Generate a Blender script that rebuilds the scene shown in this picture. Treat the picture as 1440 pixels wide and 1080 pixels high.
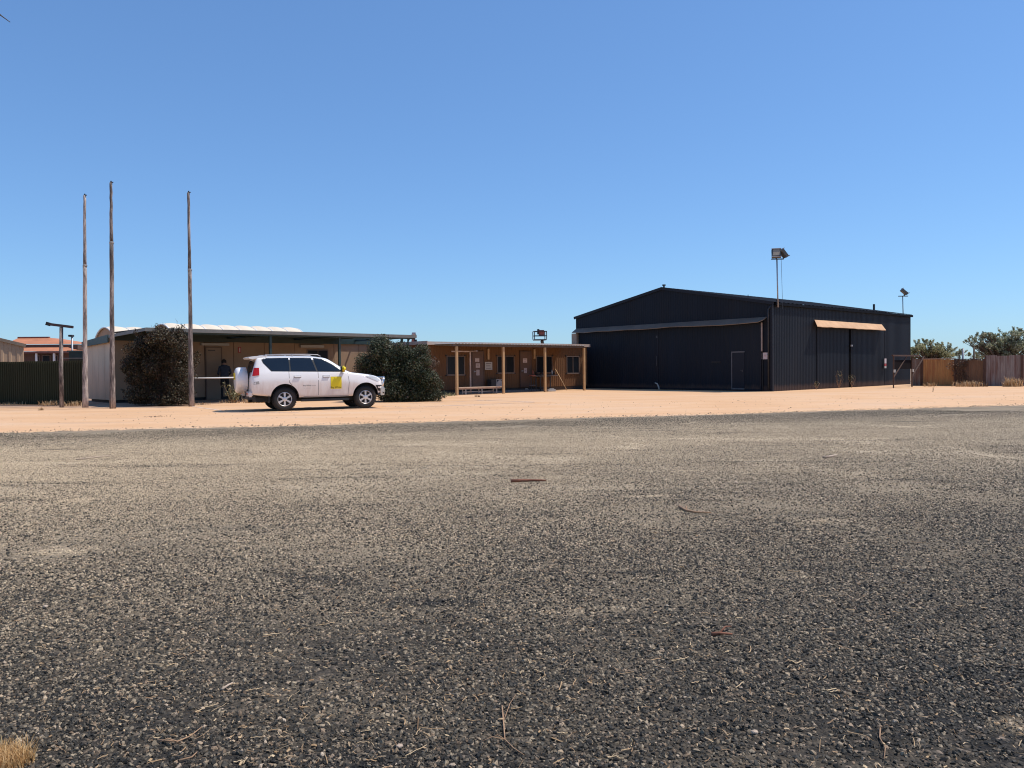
import bpy, bmesh, math, random
import numpy as np
from mathutils import Vector, Matrix
from mathutils.bvhtree import BVHTree

for o in list(bpy.data.objects):
    bpy.data.objects.remove(o)
scn = bpy.context.scene
COL = scn.collection
R = math.radians

# ------------------------------------------------------------------ camera
CAM_H, FPX, HOR, ROLL = 1.35, 1081.0, 517.0, 0.010
PITCH, ROLLA = math.atan((540 - HOR) / FPX), math.atan(ROLL)
c_fw = Vector((0, math.cos(PITCH), -math.sin(PITCH)))
_r = Vector((1, 0, 0)); _u = _r.cross(c_fw)
c_r = _r * math.cos(ROLLA) - _u * math.sin(ROLLA)
c_u = _u * math.cos(ROLLA) + _r * math.sin(ROLLA)
c_p = Vector((0, 0, CAM_H))
cam = bpy.data.cameras.new('camera'); camo = bpy.data.objects.new('camera', cam); COL.objects.link(camo)
M3 = Matrix((c_r, c_u, -c_fw)).transposed()
camo.matrix_world = Matrix.Translation(c_p) @ M3.to_4x4()
cam.sensor_fit = 'HORIZONTAL'; cam.sensor_width = 36.0; cam.lens = 36.0 * FPX / 1440.0
cam.clip_start = 0.1; cam.clip_end = 9000
scn.camera = camo
scn.cycles.filter_width = 1.1

# ------------------------------------------------------------------ light
SUN_EL, SUN_AZ = 62.0, 10.5          # azimuth measured from +X towards +Y
world = bpy.data.worlds.new('World'); scn.world = world; world.use_nodes = True
wn = world.node_tree.nodes; wl = world.node_tree.links
bg = wn['Background']
sky = wn.new('ShaderNodeTexSky'); sky.sky_type = 'NISHITA'; sky.sun_disc = False
sky.sun_elevation = R(SUN_EL); sky.sun_rotation = R(90 - SUN_AZ)
sky.altitude = 0; sky.air_density = 1.0; sky.dust_density = 0.25; sky.ozone_density = 2.6
tint = wn.new('ShaderNodeMix'); tint.data_type = 'RGBA'; tint.blend_type = 'MULTIPLY'; tint.inputs[0].default_value = 1.0
tint.inputs[7].default_value = (0.70, 1.025, 1.43, 1)
gam = wn.new('ShaderNodeGamma'); gam.inputs[1].default_value = 0.75
wl.new(sky.outputs[0], gam.inputs[0]); wl.new(gam.outputs[0], tint.inputs[6]); wl.new(tint.outputs[2], bg.inputs[0]); bg.inputs[1].default_value = 0.15
sl = bpy.data.lights.new('sun', 'SUN'); so = bpy.data.objects.new('sun', sl); COL.objects.link(so)
sl.energy = 4.2; sl.angle = R(0.53); sl.color = (1.0, 0.95, 0.88)
sd = Vector((math.cos(R(SUN_AZ)) * math.cos(R(SUN_EL)), math.sin(R(SUN_AZ)) * math.cos(R(SUN_EL)), math.sin(R(SUN_EL))))
so.rotation_euler = sd.to_track_quat('Z', 'Y').to_euler()
so.location = (20, 0, 40)
vs = scn.view_settings
vs.view_transform = 'Standard'; vs.look = 'None'; vs.exposure = 0.1; vs.gamma = 1.0; vs.use_curve_mapping = False

# ------------------------------------------------------------------ measuring helpers (site survey from the view)
def ray(x, y):
    return c_fw + c_r * ((x - 720) / FPX) + c_u * ((540 - y) / FPX)
def G(x, y, z=0.0):
    d = ray(x, y); return c_p + d * ((z - CAM_H) / d.z)
def D(x, y, depth):
    d = ray(x, y); return c_p + d * (depth / d.y)

class Frame:
    """local frame: X along u, Y inward, Z up"""
    def __init__(s, o, ang):
        s.o = Vector((o[0], o[1], 0)); s.a = R(ang)
        s.u = Vector((math.cos(s.a), math.sin(s.a), 0)); s.n = Vector((-math.sin(s.a), math.cos(s.a), 0))
    def loc(s, w):
        d = Vector(w) - s.o; return Vector((d.dot(s.u), d.dot(s.n), d.z))
    def world(s, x, y, z=0):
        return s.o + s.u * x + s.n * y + Vector((0, 0, z))
    def hit(s, px, py, axis, off):
        d = ray(px, py); ax = s.u if axis == 'x' else s.n
        t = (off - (c_p - s.o).dot(ax)) / d.dot(ax)
        return s.loc(c_p + d * t)

# ------------------------------------------------------------------ object helpers
def tag(o, label=None, cat=None, group=None, kind=None):
    if label: o['label'] = label
    if cat: o['category'] = cat
    if group: o['group'] = group
    if kind: o['kind'] = kind
    return o
def empty(name, loc, rz=0.0, label=None, cat=None, group=None):
    o = bpy.data.objects.new(name, None); COL.objects.link(o)
    o.location = loc; o.rotation_euler = (0, 0, rz); o.empty_display_size = 0.3
    return tag(o, label, cat, group)
def copy_tree(o, parent=None):
    c = o.copy(); COL.objects.link(c)
    if parent: c.parent = parent
    for ch in list(o.children): copy_tree(ch, c)
    return c

class MB:
    def __init__(s): s.v = []; s.f = []
    def add(s, vs_, fs):
        b = len(s.v); s.v += [tuple(p) for p in vs_]; s.f += [tuple(i + b for i in f) for f in fs]; return s
    def box(s, c, d, rz=0.0, M=None):
        x, y, z = d[0] / 2, d[1] / 2, d[2] / 2
        pts = [Vector((a * x, b * y, e * z)) for e in (-1, 1) for a, b in ((-1, -1), (1, -1), (1, 1), (-1, 1))]
        m = M if M is not None else Matrix.Rotation(rz, 3, 'Z')
        pts = [m @ p + Vector(c) for p in pts]
        return s.add(pts, [(3, 2, 1, 0), (4, 5, 6, 7), (0, 1, 5, 4), (1, 2, 6, 5), (2, 3, 7, 6), (3, 0, 4, 7)])
    def bx(s, x0, x1, y0, y1, z0, z1):
        return s.box(((x0 + x1) / 2, (y0 + y1) / 2, (z0 + z1) / 2), (abs(x1 - x0), abs(y1 - y0), abs(z1 - z0)))
    def bar(s, a, b, w, h, up=(0, 0, 1)):
        a = Vector(a); b = Vector(b); d = b - a; L = d.length; d.normalize()
        up = Vector(up)
        if abs(d.dot(up)) > 0.98: up = Vector((1, 0, 0))
        sx = d.cross(up).normalized(); uu = sx.cross(d).normalized()
        M = Matrix((d, sx, uu)).transposed()
        return s.box((a + b) / 2, (L, w, h), M=M)
    def tube(s, path, rad, n=8, cap=True):
        path = [Vector(p) for p in path]
        if not hasattr(rad, '__len__'): rad = [rad] * len(path)
        b = len(s.v); prev = None
        for i, p in enumerate(path):
            t = (path[min(i + 1, len(path) - 1)] - path[max(i - 1, 0)]).normalized()
            if prev is None:
                a = Vector((0, 0, 1)) if abs(t.z) < 0.9 else Vector((1, 0, 0))
                e1 = t.cross(a).normalized()
            else:
                e1 = (prev - t * prev.dot(t)).normalized()
            prev = e1; e2 = t.cross(e1)
            for k in range(n):
                q = 2 * math.pi * k / n
                s.v.append(tuple(p + (e1 * math.cos(q) + e2 * math.sin(q)) * rad[i]))
        for i in range(len(path) - 1):
            for k in range(n):
                s.f.append((b + i * n + k, b + i * n + (k + 1) % n, b + (i + 1) * n + (k + 1) % n, b + (i + 1) * n + k))
        if cap:
            s.f.append(tuple(b + k for k in range(n))[::-1]); e = b + (len(path) - 1) * n
            s.f.append(tuple(e + k for k in range(n)))
        return s
    def lathe(s, prof, n=32, axis='y', c=(0, 0, 0)):
        b = len(s.v); m = len(prof); c = Vector(c)
        for k in range(n):
            q = 2 * math.pi * k / n
            for (r, h) in prof:
                if axis == 'y': p = (r * math.cos(q), h, r * math.sin(q))
                elif axis == 'x': p = (h, r * math.cos(q), r * math.sin(q))
                else: p = (r * math.cos(q), r * math.sin(q), h)
                s.v.append(tuple(c + Vector(p)))
        for k in range(n):
            for i in range(m - 1):
                a = b + k * m + i; d = b + ((k + 1) % n) * m + i
                s.f.append((a, a + 1, d + 1, d))
        return s
    def prism(s, poly, h0, h1, mp):
        n = len(poly)
        pts = [mp(p[0], p[1], h0) for p in poly] + [mp(p[0], p[1], h1) for p in poly]
        fs = [tuple(range(n))[::-1], tuple(range(n, 2 * n))] + [(i, (i + 1) % n, n + (i + 1) % n, n + i) for i in range(n)]
        return s.add(pts, fs)
    def build(s, name, mat, parent=None, smooth=False, label=None, bevel=0.0, fixn=True):
        me = bpy.data.meshes.new(name); me.from_pydata(s.v, [], s.f); me.update()
        if fixn and len(s.f) < 60000:
            bm = bmesh.new(); bm.from_mesh(me)
            bmesh.ops.recalc_face_normals(bm, faces=bm.faces)
            if bevel > 0:
                bmesh.ops.bevel(bm, geom=[e for e in bm.edges if len(e.link_faces) == 2 and e.calc_face_angle(0) > 0.6],
                                offset=bevel, segments=2, affect='EDGES', clamp_overlap=True)
            bm.to_mesh(me); bm.free()
        if mat: me.materials.append(mat)
        if smooth:
            for p in me.polygons: p.use_smooth = True
        o = bpy.data.objects.new(name, me); COL.objects.link(o)
        if parent: o.parent = parent
        if label: o['label'] = label
        return o

def corr(mb, s0, s1, z0, ztop, pitch, depth, mp, off=0.0):
    """ribbed sheet between s0 and s1; mp(s, outward, z) -> local point; ztop(s) the upper edge"""
    n = max(1, round(abs(s1 - s0) / pitch)); p = (s1 - s0) / n
    prof = [(0.0, 0), (0.42, 0), (0.52, 1), (0.80, 1), (0.90, 0)]
    ss = []
    for i in range(n):
        ss += [(s0 + (i + a) * p, d) for a, d in prof]
    ss.append((s1, 0))
    b = len(mb.v)
    for s_, d in ss:
        mb.v.append(tuple(mp(s_, off + d * depth, z0))); mb.v.append(tuple(mp(s_, off + d * depth, ztop(s_))))
    for i in range(len(ss) - 1):
        mb.f.append((b + 2 * i, b + 2 * i + 2, b + 2 * i + 3, b + 2 * i + 1))
    return mb

# ------------------------------------------------------------------ materials
def newmat(name):
    m = bpy.data.materials.new(name); m.use_nodes = True
    nt = m.node_tree; return m, nt, nt.nodes['Principled BSDF']
def noise(nt, scale, detail=4, rough=0.6, coord='Object', vec=None, stretch=None):
    n = nt.nodes.new('ShaderNodeTexNoise'); n.inputs['Scale'].default_value = scale
    n.inputs['Detail'].default_value = detail; n.inputs['Roughness'].default_value = rough
    if vec is None:
        tc = nt.nodes.new('ShaderNodeTexCoord'); vec = tc.outputs[coord]
    if stretch:
        mp = nt.nodes.new('ShaderNodeMapping'); mp.inputs['Scale'].default_value = stretch
        nt.links.new(vec, mp.inputs[0]); vec = mp.outputs[0]
    nt.links.new(vec, n.inputs['Vector']); return n
def ramp(nt, fac, stops):
    r = nt.nodes.new('ShaderNodeValToRGB'); e = r.color_ramp.elements
    while len(e) < len(stops): e.new(0.5)
    for i, (p, c) in enumerate(stops):
        e[i].position = p; e[i].color = (*c, 1) if len(c) == 3 else c
    nt.links.new(fac, r.inputs[0]); return r
def mixc(nt, fac, a, b, mode='MIX'):
    m = nt.nodes.new('ShaderNodeMix'); m.data_type = 'RGBA'; m.blend_type = mode
    for sock, val in ((m.inputs[0], fac), (m.inputs[6], a), (m.inputs[7], b)):
        if hasattr(val, 'links') or isinstance(val, bpy.types.NodeSocket): nt.links.new(val, sock)
        elif isinstance(val, (int, float)): sock.default_value = val
        else: sock.default_value = (*val, 1)
    return m.outputs[2]
def bump(nt, b, h, strength, dist=0.02):
    n = nt.nodes.new('ShaderNodeBump'); n.inputs['Strength'].default_value = strength; n.inputs['Distance'].default_value = dist
    nt.links.new(h, n.inputs['Height']); nt.links.new(n.outputs[0], b.inputs['Normal'])
def mat(name, col, rough=0.6, metal=0.0, var=0.25, scale=3.0, dirt=None, dirt_amt=0.5, dirt_scale=1.2, stretch=None, bmp=0.0, bscale=60, coat=0.0, spec=0.5):
    m, nt, b = newmat(name)
    n = noise(nt, scale, 5, 0.65, stretch=stretch)
    lo = tuple(c * (1 - var) for c in col); hi = tuple(min(1, c * (1 + var)) for c in col)
    c = ramp(nt, n.outputs[0], [(0.3, lo), (0.7, hi)]).outputs[0]
    if dirt:
        dn = noise(nt, dirt_scale, 6, 0.7, stretch=stretch)
        f = ramp(nt, dn.outputs[0], [(0.48, (0, 0, 0)), (0.72, (dirt_amt,) * 3)]).outputs[0]
        c = mixc(nt, f, c, dirt)
    nt.links.new(c, b.inputs['Base Color'])
    b.inputs['Roughness'].default_value = rough; b.inputs['Metallic'].default_value = metal
    b.inputs['Coat Weight'].default_value = coat; b.inputs['Specular IOR Level'].default_value = spec
    if bmp: bump(nt, b, noise(nt, bscale, 3).outputs[0], bmp)
    return m
def leafmat(name, stops, trans=0.25):
    m, nt, b = newmat(name)
    g = nt.nodes.new('ShaderNodeNewGeometry')
    c = ramp(nt, g.outputs['Random Per Island'], stops).outputs[0]
    nt.links.new(c, b.inputs['Base Color']); b.inputs['Roughness'].default_value = 0.55
    b.inputs['Specular IOR Level'].default_value = 0.35
    t = nt.nodes.new('ShaderNodeBsdfTranslucent'); nt.links.new(c, t.inputs[0])
    mx = nt.nodes.new('ShaderNodeMixShader'); mx.inputs[0].default_value = trans
    nt.links.new(b.outputs[0], mx.inputs[1]); nt.links.new(t.outputs[0], mx.inputs[2])
    nt.links.new(mx.outputs[0], nt.nodes['Material Output'].inputs[0])
    return m

NAVY = mat('navy_cladding', (0.0062, 0.0098, 0.0170), 0.65, spec=0.25, var=0.2, scale=0.8, dirt=(0.022, 0.018, 0.016), dirt_amt=0.25, dirt_scale=0.7, stretch=(1, 1, 0.25))
def foot_dust(m, z1=0.55, col=(0.30, 0.16, 0.09), amt=0.55):
    nt = m.node_tree; b = nt.nodes['Principled BSDF']; src = b.inputs['Base Color'].links[0].from_socket
    tc = nt.nodes.new('ShaderNodeTexCoord'); sp = nt.nodes.new('ShaderNodeSeparateXYZ'); nt.links.new(tc.outputs['Object'], sp.inputs[0])
    n = noise(nt, 2.2, 5, 0.7, stretch=(3, 3, 0.5))
    a = nt.nodes.new('ShaderNodeMath'); a.operation = 'MULTIPLY_ADD'; a.inputs[1].default_value = -0.9 * z1; nt.links.new(n.outputs[0], a.inputs[0]); nt.links.new(sp.outputs[2], a.inputs[2])
    r = ramp(nt, a.outputs[0], [(0.0, (amt,) * 3), (max(0.05, z1 * 0.45), (0, 0, 0))])
    nt.links.new(mixc(nt, r.outputs[0], src, col), b.inputs['Base Color'])
foot_dust(NAVY, 0.4, amt=0.16)
ROOFNAVY = mat('navy_roof_iron', (0.008, 0.010, 0.015), 0.9, spec=0.08, var=0.2)
NAVYTRIM = mat('navy_flashing', (0.009, 0.011, 0.018), 0.6, spec=0.3, var=0.15)
CANOPY = mat('canopy_metal_sunlit', (0.60, 0.36, 0.20), 0.7, var=0.14, scale=1.5, dirt=(0.45, 0.22, 0.11), dirt_amt=0.35, spec=0.2)  # same paint as the front hood, with sunlight put into the colour
CANOPY_SHADED = mat('canopy_metal_shaded', (0.18, 0.128, 0.094), 0.55, var=0.2, scale=1.5, dirt=(0.2, 0.13, 0.09), dirt_amt=0.4)  # same paint as the side awning, with shade put into the colour
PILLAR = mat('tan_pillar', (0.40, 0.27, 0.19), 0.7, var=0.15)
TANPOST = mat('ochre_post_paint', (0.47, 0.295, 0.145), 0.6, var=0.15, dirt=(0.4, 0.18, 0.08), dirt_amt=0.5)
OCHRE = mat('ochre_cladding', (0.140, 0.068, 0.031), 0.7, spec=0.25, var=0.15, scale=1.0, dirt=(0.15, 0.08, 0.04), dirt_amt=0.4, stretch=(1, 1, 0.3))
DOORB = mat('brown_door_paint', (0.115, 0.062, 0.042), 0.55, var=0.12)
FASCIA = mat('pale_fascia', (0.48, 0.37, 0.30), 0.55, var=0.15)
ROOFG = mat('grey_roof_iron', (0.36, 0.33, 0.31), 0.45, var=0.2)
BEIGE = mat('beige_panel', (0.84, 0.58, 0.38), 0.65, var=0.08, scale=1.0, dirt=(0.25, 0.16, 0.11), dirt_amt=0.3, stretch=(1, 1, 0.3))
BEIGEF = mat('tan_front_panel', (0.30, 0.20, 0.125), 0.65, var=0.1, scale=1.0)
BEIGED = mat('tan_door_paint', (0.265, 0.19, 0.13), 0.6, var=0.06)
JOINT = mat('joint_strip', (0.14, 0.095, 0.07), 0.7, var=0.1)
DGREEN = mat('dark_green_metal', (0.022, 0.04, 0.035), 0.45, var=0.2)
FGREEN = mat('green_fascia', (0.05, 0.078, 0.068), 0.5, var=0.15)
GUTTER = mat('grey_gutter', (0.16, 0.15, 0.135), 0.5, var=0.15)
CEIL = mat('verandah_ceiling', (0.10, 0.11, 0.10), 0.7, var=0.15)
FENCEG = mat('fence_green', (0.037, 0.038, 0.020), 0.8, spec=0.15, var=0.2, scale=1.0, dirt=(0.06, 0.05, 0.03), dirt_amt=0.4, stretch=(1, 1, 0.2))
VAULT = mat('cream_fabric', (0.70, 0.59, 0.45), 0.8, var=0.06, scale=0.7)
VAULTIN = mat('tan_fabric_end', (0.42, 0.27, 0.17), 0.8, var=0.1)  # end panels, a darker tan than the cream roof
WHITE = mat('white_paint', (0.72, 0.70, 0.67), 0.5, var=0.06)
ALU = mat('aluminium_frame', (0.15, 0.105, 0.085), 0.5, 0.1, var=0.1)
GLASS = mat('dark_glass', (0.010, 0.012, 0.016), 0.35, var=0.2, spec=0.2)
CARWHITE = mat('car_white_paint', (0.85, 0.81, 0.775), 0.35, var=0.015, scale=2, dirt=(0.66, 0.55, 0.48), dirt_amt=0.25, dirt_scale=1.0, coat=0.6)
foot_dust(CARWHITE, 1.05, (0.50, 0.32, 0.22), 0.5)
CARGLASS = mat('car_glass', (0.008, 0.012, 0.018), 0.04, var=0.1, spec=0.7)
BLACK = mat('black_plastic', (0.014, 0.014, 0.015), 0.6, var=0.2)
RUBBER = mat('tyre_rubber', (0.020, 0.019, 0.018), 0.85, var=0.25, dirt=(0.10, 0.06, 0.04), dirt_amt=0.35, dirt_scale=3)
ALLOY = mat('alloy_rim', (0.62, 0.60, 0.60), 0.35, 0.75, var=0.08)
POLISHED = mat('polished_alloy', (0.75, 0.70, 0.66), 0.22, 0.9, var=0.06)
YELLOW = mat('decal_yellow', (0.78, 0.60, 0.01), 0.5, var=0.05)
INK = mat('dark_ink', (0.03, 0.03, 0.035), 0.6, var=0.05)
RED = mat('red_lens', (0.45, 0.012, 0.012), 0.2, var=0.15)
CLEAR = mat('headlamp_lens', (0.55, 0.56, 0.56), 0.1, var=0.15, spec=0.8)
SEAM = mat('panel_gap', (0.22, 0.20, 0.195), 0.7, var=0.1)
GAPB = mat('deep_gap', (0.0015, 0.0015, 0.002), 0.9, spec=0.05)
STEEL = mat('galvanised_steel', (0.34, 0.33, 0.34), 0.5, 0.5, var=0.15)
DSTEEL = mat('dark_steel', (0.05, 0.05, 0.055), 0.5, 0.3, var=0.2)
RUST = mat('rusty_steel', (0.075, 0.037, 0.024), 0.8, var=0.35, scale=8)
REDOX = mat('red_oxide', (0.27, 0.085, 0.06), 0.7, var=0.3, scale=5)
SIGNW = mat('sign_white', (0.55, 0.46, 0.45), 0.5, var=0.05)
SIGNG = mat('sign_grey', (0.40, 0.38, 0.35), 0.5, var=0.08)
SIGNR = mat('sign_red', (0.35, 0.03, 0.03), 0.5, var=0.05)
PAPER = mat('paper', (0.52, 0.42, 0.40), 0.8, var=0.06)
TILE = mat('terracotta_roof', (0.50, 0.185, 0.085), 0.75, var=0.15, scale=1.5, dirt=(0.35, 0.15, 0.08), dirt_amt=0.4)
HOUSEW = mat('house_wall', (0.10, 0.055, 0.04), 0.7, var=0.2)
SHEDT = mat('shed_tan', (0.40, 0.265, 0.16), 0.6, var=0.1, scale=1, stretch=(1, 1, 0.3))
LAMPH = mat('lamp_housing', (0.10, 0.095, 0.085), 0.5, var=0.2)
LENS = mat('flood_lens', (0.34, 0.28, 0.21), 0.25, var=0.15)
BARK = mat('bark_brown', (0.10, 0.07, 0.05), 0.9, var=0.3, scale=10)
TWIG = mat('dry_twig_wood', (0.34, 0.20, 0.11), 0.85, var=0.35, scale=20)
BARKRED = mat('red_bark_flake', (0.22, 0.085, 0.045), 0.85, var=0.35, scale=18)
STONEP = mat('pale_stone', (0.44, 0.33, 0.24), 0.85, var=0.2, scale=20)
STRAW = leafmat('dry_straw', [(0.0, (0.30, 0.17, 0.08)), (0.5, (0.50, 0.32, 0.16)), (1.0, (0.68, 0.50, 0.29))], 0.2)
SKIN = mat('skin', (0.30, 0.17, 0.12), 0.55, var=0.06)
SHIRT = mat('navy_shirt', (0.030, 0.040, 0.062), 0.85, var=0.25, scale=6)
TROUSER = mat('black_trousers', (0.010, 0.010, 0.012), 0.85, var=0.25, scale=6)
HAIR = mat('dark_hair', (0.012, 0.009, 0.007), 0.7, var=0.2)

def wood_pole_mat(k=1.0, sh=0.0):
    m, nt, b = newmat('weathered_pole')
    n1 = noise(nt, 1.6, 6, 0.7, stretch=(5, 5, 0.8)); n2 = noise(nt, 9, 5, 0.75, stretch=(4, 4, 0.35))
    c1 = ramp(nt, n1.outputs[0], [(0.34 - sh, (0.055 * k, 0.046 * k, 0.045 * k)), (0.48 - sh, (0.19 * k, 0.157 * k, 0.142 * k)), (0.60 - sh, (0.46 * k, 0.39 * k, 0.35 * k))]).outputs[0]
    c2 = ramp(nt, n2.outputs[0], [(0.35, (0.45, 0.4, 0.38)), (0.65, (1.15, 1.1, 1.05))]).outputs[0]
    nt.links.new(mixc(nt, 1.0, c1, c2, 'MULTIPLY'), b.inputs['Base Color'])
    b.inputs['Roughness'].default_value = 0.85; bump(nt, b, n2.outputs[0], 0.5, 0.02); return m
POLEWOOD = wood_pole_mat(); POLEPALE = wood_pole_mat(1.25, 0.08)

def rusty_iron(name, base, top):
    m, nt, b = newmat(name)
    n1 = noise(nt, 1.3, 6, 0.7, stretch=(4, 4, 0.4)); n2 = noise(nt, 5, 5, 0.7, stretch=(3, 3, 0.3))
    c = ramp(nt, n1.outputs[0], [(0.40, base), (0.62, top)]).outputs[0]
    c = mixc(nt, ramp(nt, n2.outputs[0], [(0.5, (0, 0, 0)), (0.75, (0.6,) * 3)]).outputs[0], c, tuple(x * 0.5 for x in base))
    nt.links.new(c, b.inputs['Base Color']); b.inputs['Roughness'].default_value = 0.75; return m
IRONGREY = rusty_iron('weathered_iron', (0.27, 0.225, 0.20), (0.16, 0.085, 0.065))
IRONRUST = rusty_iron('rusted_orange_iron', (0.46, 0.235, 0.08), (0.34, 0.14, 0.05))
IRONBROWN = rusty_iron('rusted_brown_iron', (0.19, 0.10, 0.05), (0.11, 0.055, 0.03))

# ---- ground materials
def dust_and_backscatter(nt, pos):
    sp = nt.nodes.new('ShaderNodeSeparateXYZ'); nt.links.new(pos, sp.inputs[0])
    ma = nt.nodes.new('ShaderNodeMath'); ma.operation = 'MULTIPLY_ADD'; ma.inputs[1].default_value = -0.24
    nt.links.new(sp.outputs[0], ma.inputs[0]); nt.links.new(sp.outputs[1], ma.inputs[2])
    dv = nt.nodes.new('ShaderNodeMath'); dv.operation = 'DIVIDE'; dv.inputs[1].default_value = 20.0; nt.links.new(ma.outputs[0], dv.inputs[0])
    base = ramp(nt, dv.outputs[0], [(y / 20.0, (v,) * 3) for y, v in ((2.6, 0.03), (3.8, 0.12), (5.2, 0.25), (7.0, 0.43), (9.0, 0.60), (13.0, 0.88), (15.5, 0.84), (18.0, 0.42))]).outputs[0]  # paler with distance: glancing-angle backscatter put into the ground colour
    def m(op, a, b):
        n = nt.nodes.new('ShaderNodeMath'); n.operation = op
        for i, x in enumerate((a, b)):
            if isinstance(x, (int, float)): n.inputs[i].default_value = x
            else: nt.links.new(x, n.inputs[i])
        return n.outputs[0]
    def marks(scale, rot, stretch, lo, hi):
        mp = nt.nodes.new('ShaderNodeMapping'); mp.inputs['Rotation'].default_value = (0, 0, rot); mp.inputs['Scale'].default_value = stretch
        nt.links.new(pos, mp.inputs[0]); n = noise(nt, scale, 5, 0.68, vec=mp.outputs[0])
        return ramp(nt, n.outputs[0], [(lo, (0, 0, 0)), (hi, (1, 1, 1))]).outputs[0]
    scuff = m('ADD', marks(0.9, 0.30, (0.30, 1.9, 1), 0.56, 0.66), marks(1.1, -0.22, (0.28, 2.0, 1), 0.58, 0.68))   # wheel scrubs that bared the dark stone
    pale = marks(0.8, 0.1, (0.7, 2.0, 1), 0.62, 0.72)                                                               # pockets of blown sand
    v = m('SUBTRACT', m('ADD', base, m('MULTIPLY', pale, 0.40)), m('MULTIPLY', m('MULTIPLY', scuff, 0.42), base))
    def spot(c, r, rot, soft):
        mp = nt.nodes.new('ShaderNodeMapping'); mp.vector_type = 'TEXTURE'; mp.inputs['Location'].default_value = (c[0], c[1], 0); mp.inputs['Rotation'].default_value = (0, 0, rot); mp.inputs['Scale'].default_value = (r[0], r[1], 1)
        nt.links.new(pos, mp.inputs[0]); fl = nt.nodes.new('ShaderNodeVectorMath'); fl.operation = 'MULTIPLY'; fl.inputs[1].default_value = (1, 1, 0); nt.links.new(mp.outputs[0], fl.inputs[0])
        ln = nt.nodes.new('ShaderNodeVectorMath'); ln.operation = 'LENGTH'; nt.links.new(fl.outputs[0], ln.inputs[0])
        nn = noise(nt, 5.0, 5, 0.75, vec=pos)
        return ramp(nt, m('ADD', ln.outputs['Value'], m('MULTIPLY', m('SUBTRACT', nn.outputs[0], 0.5), 1.6)), [(1 - soft, (1, 1, 1)), (1.0, (0, 0, 0))]).outputs[0]
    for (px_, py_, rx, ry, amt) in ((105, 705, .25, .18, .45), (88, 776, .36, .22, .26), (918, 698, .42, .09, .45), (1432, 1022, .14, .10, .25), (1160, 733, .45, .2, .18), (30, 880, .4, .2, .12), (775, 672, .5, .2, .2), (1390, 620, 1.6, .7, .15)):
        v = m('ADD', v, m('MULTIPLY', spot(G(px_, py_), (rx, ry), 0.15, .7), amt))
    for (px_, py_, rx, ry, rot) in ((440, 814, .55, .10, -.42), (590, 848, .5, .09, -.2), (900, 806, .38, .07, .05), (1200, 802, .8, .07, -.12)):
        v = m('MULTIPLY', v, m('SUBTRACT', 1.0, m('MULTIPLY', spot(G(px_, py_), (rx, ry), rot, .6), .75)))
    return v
DUST_BACKSCATTER = (0.585, 0.445, 0.285)  # tan of the dust, also used for the painted far brightening
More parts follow.
